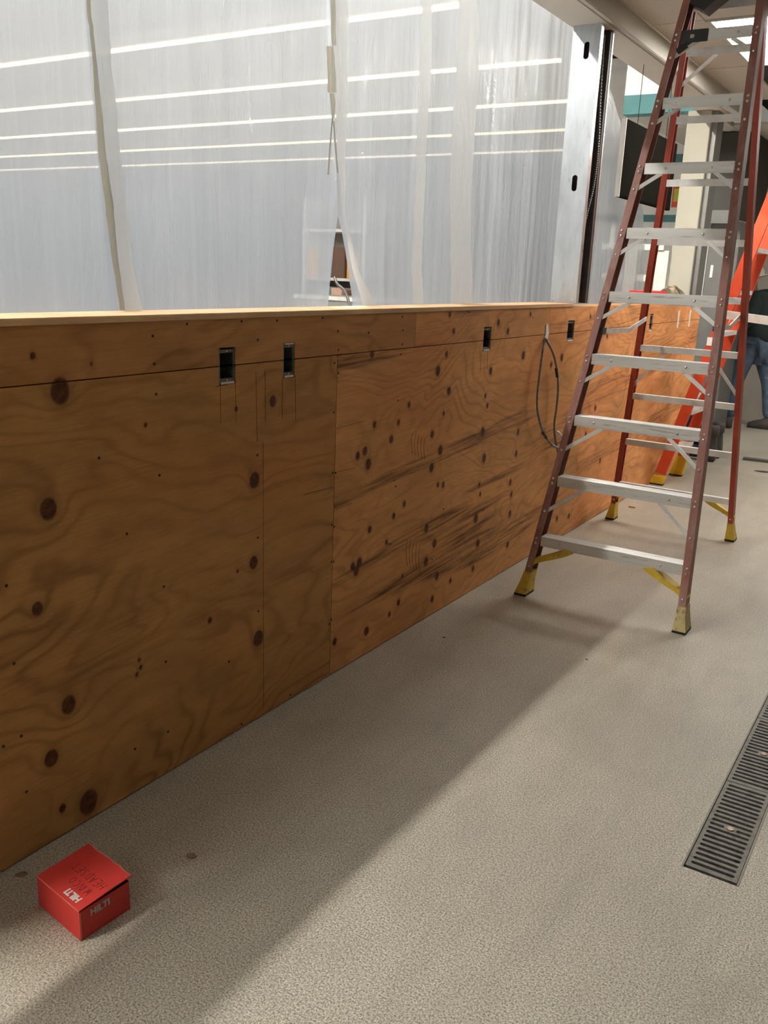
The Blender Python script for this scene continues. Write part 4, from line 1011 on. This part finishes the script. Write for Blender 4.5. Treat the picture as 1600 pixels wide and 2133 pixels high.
b.loft([[hc + Vector((-.086, -.010, -.005)), hc + Vector((-.086, .010, -.005)), hc + Vector((-.086, 0, .03))], [hc + Vector((-.118, -.014, -.018)), hc + Vector((-.118, .014, -.018)), hc + Vector((-.10, 0, -.004))]]); b.build('nose', 'skin', w1)
b = MB(); b.box(hc.x - .094, hc.x - .085, hc.y - .022, hc.y + .022, hc.z - .055, hc.z - .047); b.build('mouth', 'pack_brown', w1)
for s in (-1, 1):
    b = MB(); b.tube([hc + Vector((-.083, s * .033, .012)), hc + Vector((-.090, s * .033, .012))], [.011, .006], 8); b.build('eye', 'dark_void', w1)
    b = MB(); b.tube([hc + Vector((.0, s * .082, -.005)), hc + Vector((.004, s * .100, -.002))], [.026, .020], 10); b.build('ear', 'skin', w1)
sv = off([(0, 0, .88), (.0, 0, 1.15), (-.03, 0, 1.33), (-.085, 0, 1.44), (-.02, -.20, 1.40), (-.06, -.24, 1.16), (-.24, -.165, 1.04), (-.02, .20, 1.42), (-.06, .24, 1.16), (-.23, .155, 1.01)])
skinned('sweatshirt', 'green_knit', w1, sv, [(0, 1), (1, 2), (2, 3), (2, 4), (4, 5), (5, 6), (2, 7), (7, 8), (8, 9)], [.205, .20, .20, .085, .11, .085, .06, .11, .085, .06])
jv = off([(0, 0, .93), (-.04, -.10, .88), (-.13, -.11, .50), (-.14, -.12, .11), (.06, .10, .88), (.19, .11, .50), (.24, .12, .11)])
skinned('jeans', 'denim', w1, jv, [(0, 1), (1, 2), (2, 3), (0, 4), (4, 5), (5, 6)], [.165, .115, .085, .072, .115, .085, .072])
for q in ((-.14, -.12), (.24, .12)):
    b = MB(); rg = []
    for t_, w_, h_ in ((-.30, .035, .05), (-.24, .048, .075), (-.12, .045, .10), (-.02, .045, .15), (.055, .04, .14)):
        c = P + Vector((q[0] + t_ * .72 + .0, q[1], 0)); rg.append([(c.x, c.y - w_, .001), (c.x, c.y + w_, .001), (c.x, c.y + w_ * .8, h_), (c.x, c.y - w_ * .8, h_)])
    b.loft(rg); b.build('boot', 'boot_leather', w1, True)
b = MB(); rg = []
hh = P + Vector((-.150, 0, 1.605)); 
for z, r in ((0, .168), (.004, .172), (.012, .150), (.018, .128), (.06, .124), (.10, .100), (.128, .055), (.134, .01)):
    rg.append([(hh.x + r * 1.1 * math.cos(a) + .02 * 0, hh.y + r * .92 * math.sin(a), hh.z + z + .28 * r * math.cos(a)) for a in [2 * math.pi * i / 28 for i in range(28)]])
b.loft(rg); b.build('hard_hat', 'hat_grey', w1, True)
for px, py, r_ in ((1563, 612, 7), (1588, 627, 9)):
    pass
for dy, dz, w_, h_ in ((-.06, 1.36, .05, .03), (.06, 1.34, .035, .03)):
    b = MB(); b.tube([P + Vector((-.215, dy, dz)), P + Vector((-.219, dy, dz))], [w_ * .5, w_ * .45], 10); b.build('shirt_print', 'grey_print', w1)
# kneeling worker, mostly hidden behind the ladders and the wall end
K = Vector((-.12, 8.32, 0))
w2 = thing('person', tuple(K), 'kneeling worker in dark jeans and work boots, mostly hidden behind the ladders', 'person')
def offk(l): return [K + Vector(v) for v in l]
kv = offk([(.06, 0, .42), (-.14, 0, .58), (-.36, 0, .66), (-.46, 0, .63), (-.55, 0, .62),
           (-.34, -.17, .60), (-.42, -.2, .36), (-.50, -.16, .12), (-.34, .17, .60), (-.42, .2, .36), (-.50, .16, .12),
           (.05, -.10, .36), (-.17, -.11, .11), (.22, -.11, .07), (.285, -.11, .04), (.05, .10, .36), (-.17, .11, .11), (.22, .11, .07), (.285, .11, .04)])
ke = [(0, 1), (1, 2), (2, 3), (3, 4), (2, 5), (5, 6), (6, 7), (2, 8), (8, 9), (9, 10), (0, 11), (11, 12), (12, 13), (13, 14), (0, 15), (15, 16), (16, 17), (17, 18)]
kr = [.13, .13, .14, .06, .09, .055, .042, .035, .055, .042, .035, .085, .055, .045, .03, .085, .055, .045, .03]
skinned('body', 'skin', w2, kv, ke, kr)
skinned('jacket', 'green_knit', w2, kv[:3] + [kv[5], kv[6], kv[8], kv[9]], [(0, 1), (1, 2), (2, 3), (3, 4), (2, 5), (5, 6)], [.155, .16, .165, .075, .06, .075, .06])
skinned('jeans', 'denim_dark', w2, [kv[0], kv[11], kv[12], kv[13], kv[15], kv[16], kv[17]], [(0, 1), (1, 2), (2, 3), (0, 4), (4, 5), (5, 6)], [.15, .11, .075, .06, .11, .075, .06])
for s in (-1, 1):
    b = MB(); rg = []
    for z, w_, d0, d1 in ((.001, .040, .21, .315), (.05, .047, .20, .325), (.14, .046, .22, .318), (.22, .038, .23, .310), (.235, .04, .225, .320), (.30, .042, .215, .325), (.325, .03, .23, .315)):
        c = K + Vector((0, s * .11, 0)); rg.append([(c.x + d0, c.y - w_, z), (c.x + d1, c.y - w_, z), (c.x + d1, c.y + w_, z), (c.x + d0, c.y + w_, z)])
    b.loft(rg); b.build('boot', 'boot_leather', w2, True)
b = MB(); rg = []; hh = K + Vector((-.56, 0, .64))
for z, r in ((0, .135), (.01, .12), (.06, .115), (.10, .08), (.115, .01)): rg.append([(hh.x + r * math.cos(a), hh.y + r * math.sin(a), hh.z + z) for a in [2 * math.pi * i / 20 for i in range(20)]])
b.loft(rg); b.build('hard_hat', 'hat_grey', w2, True)
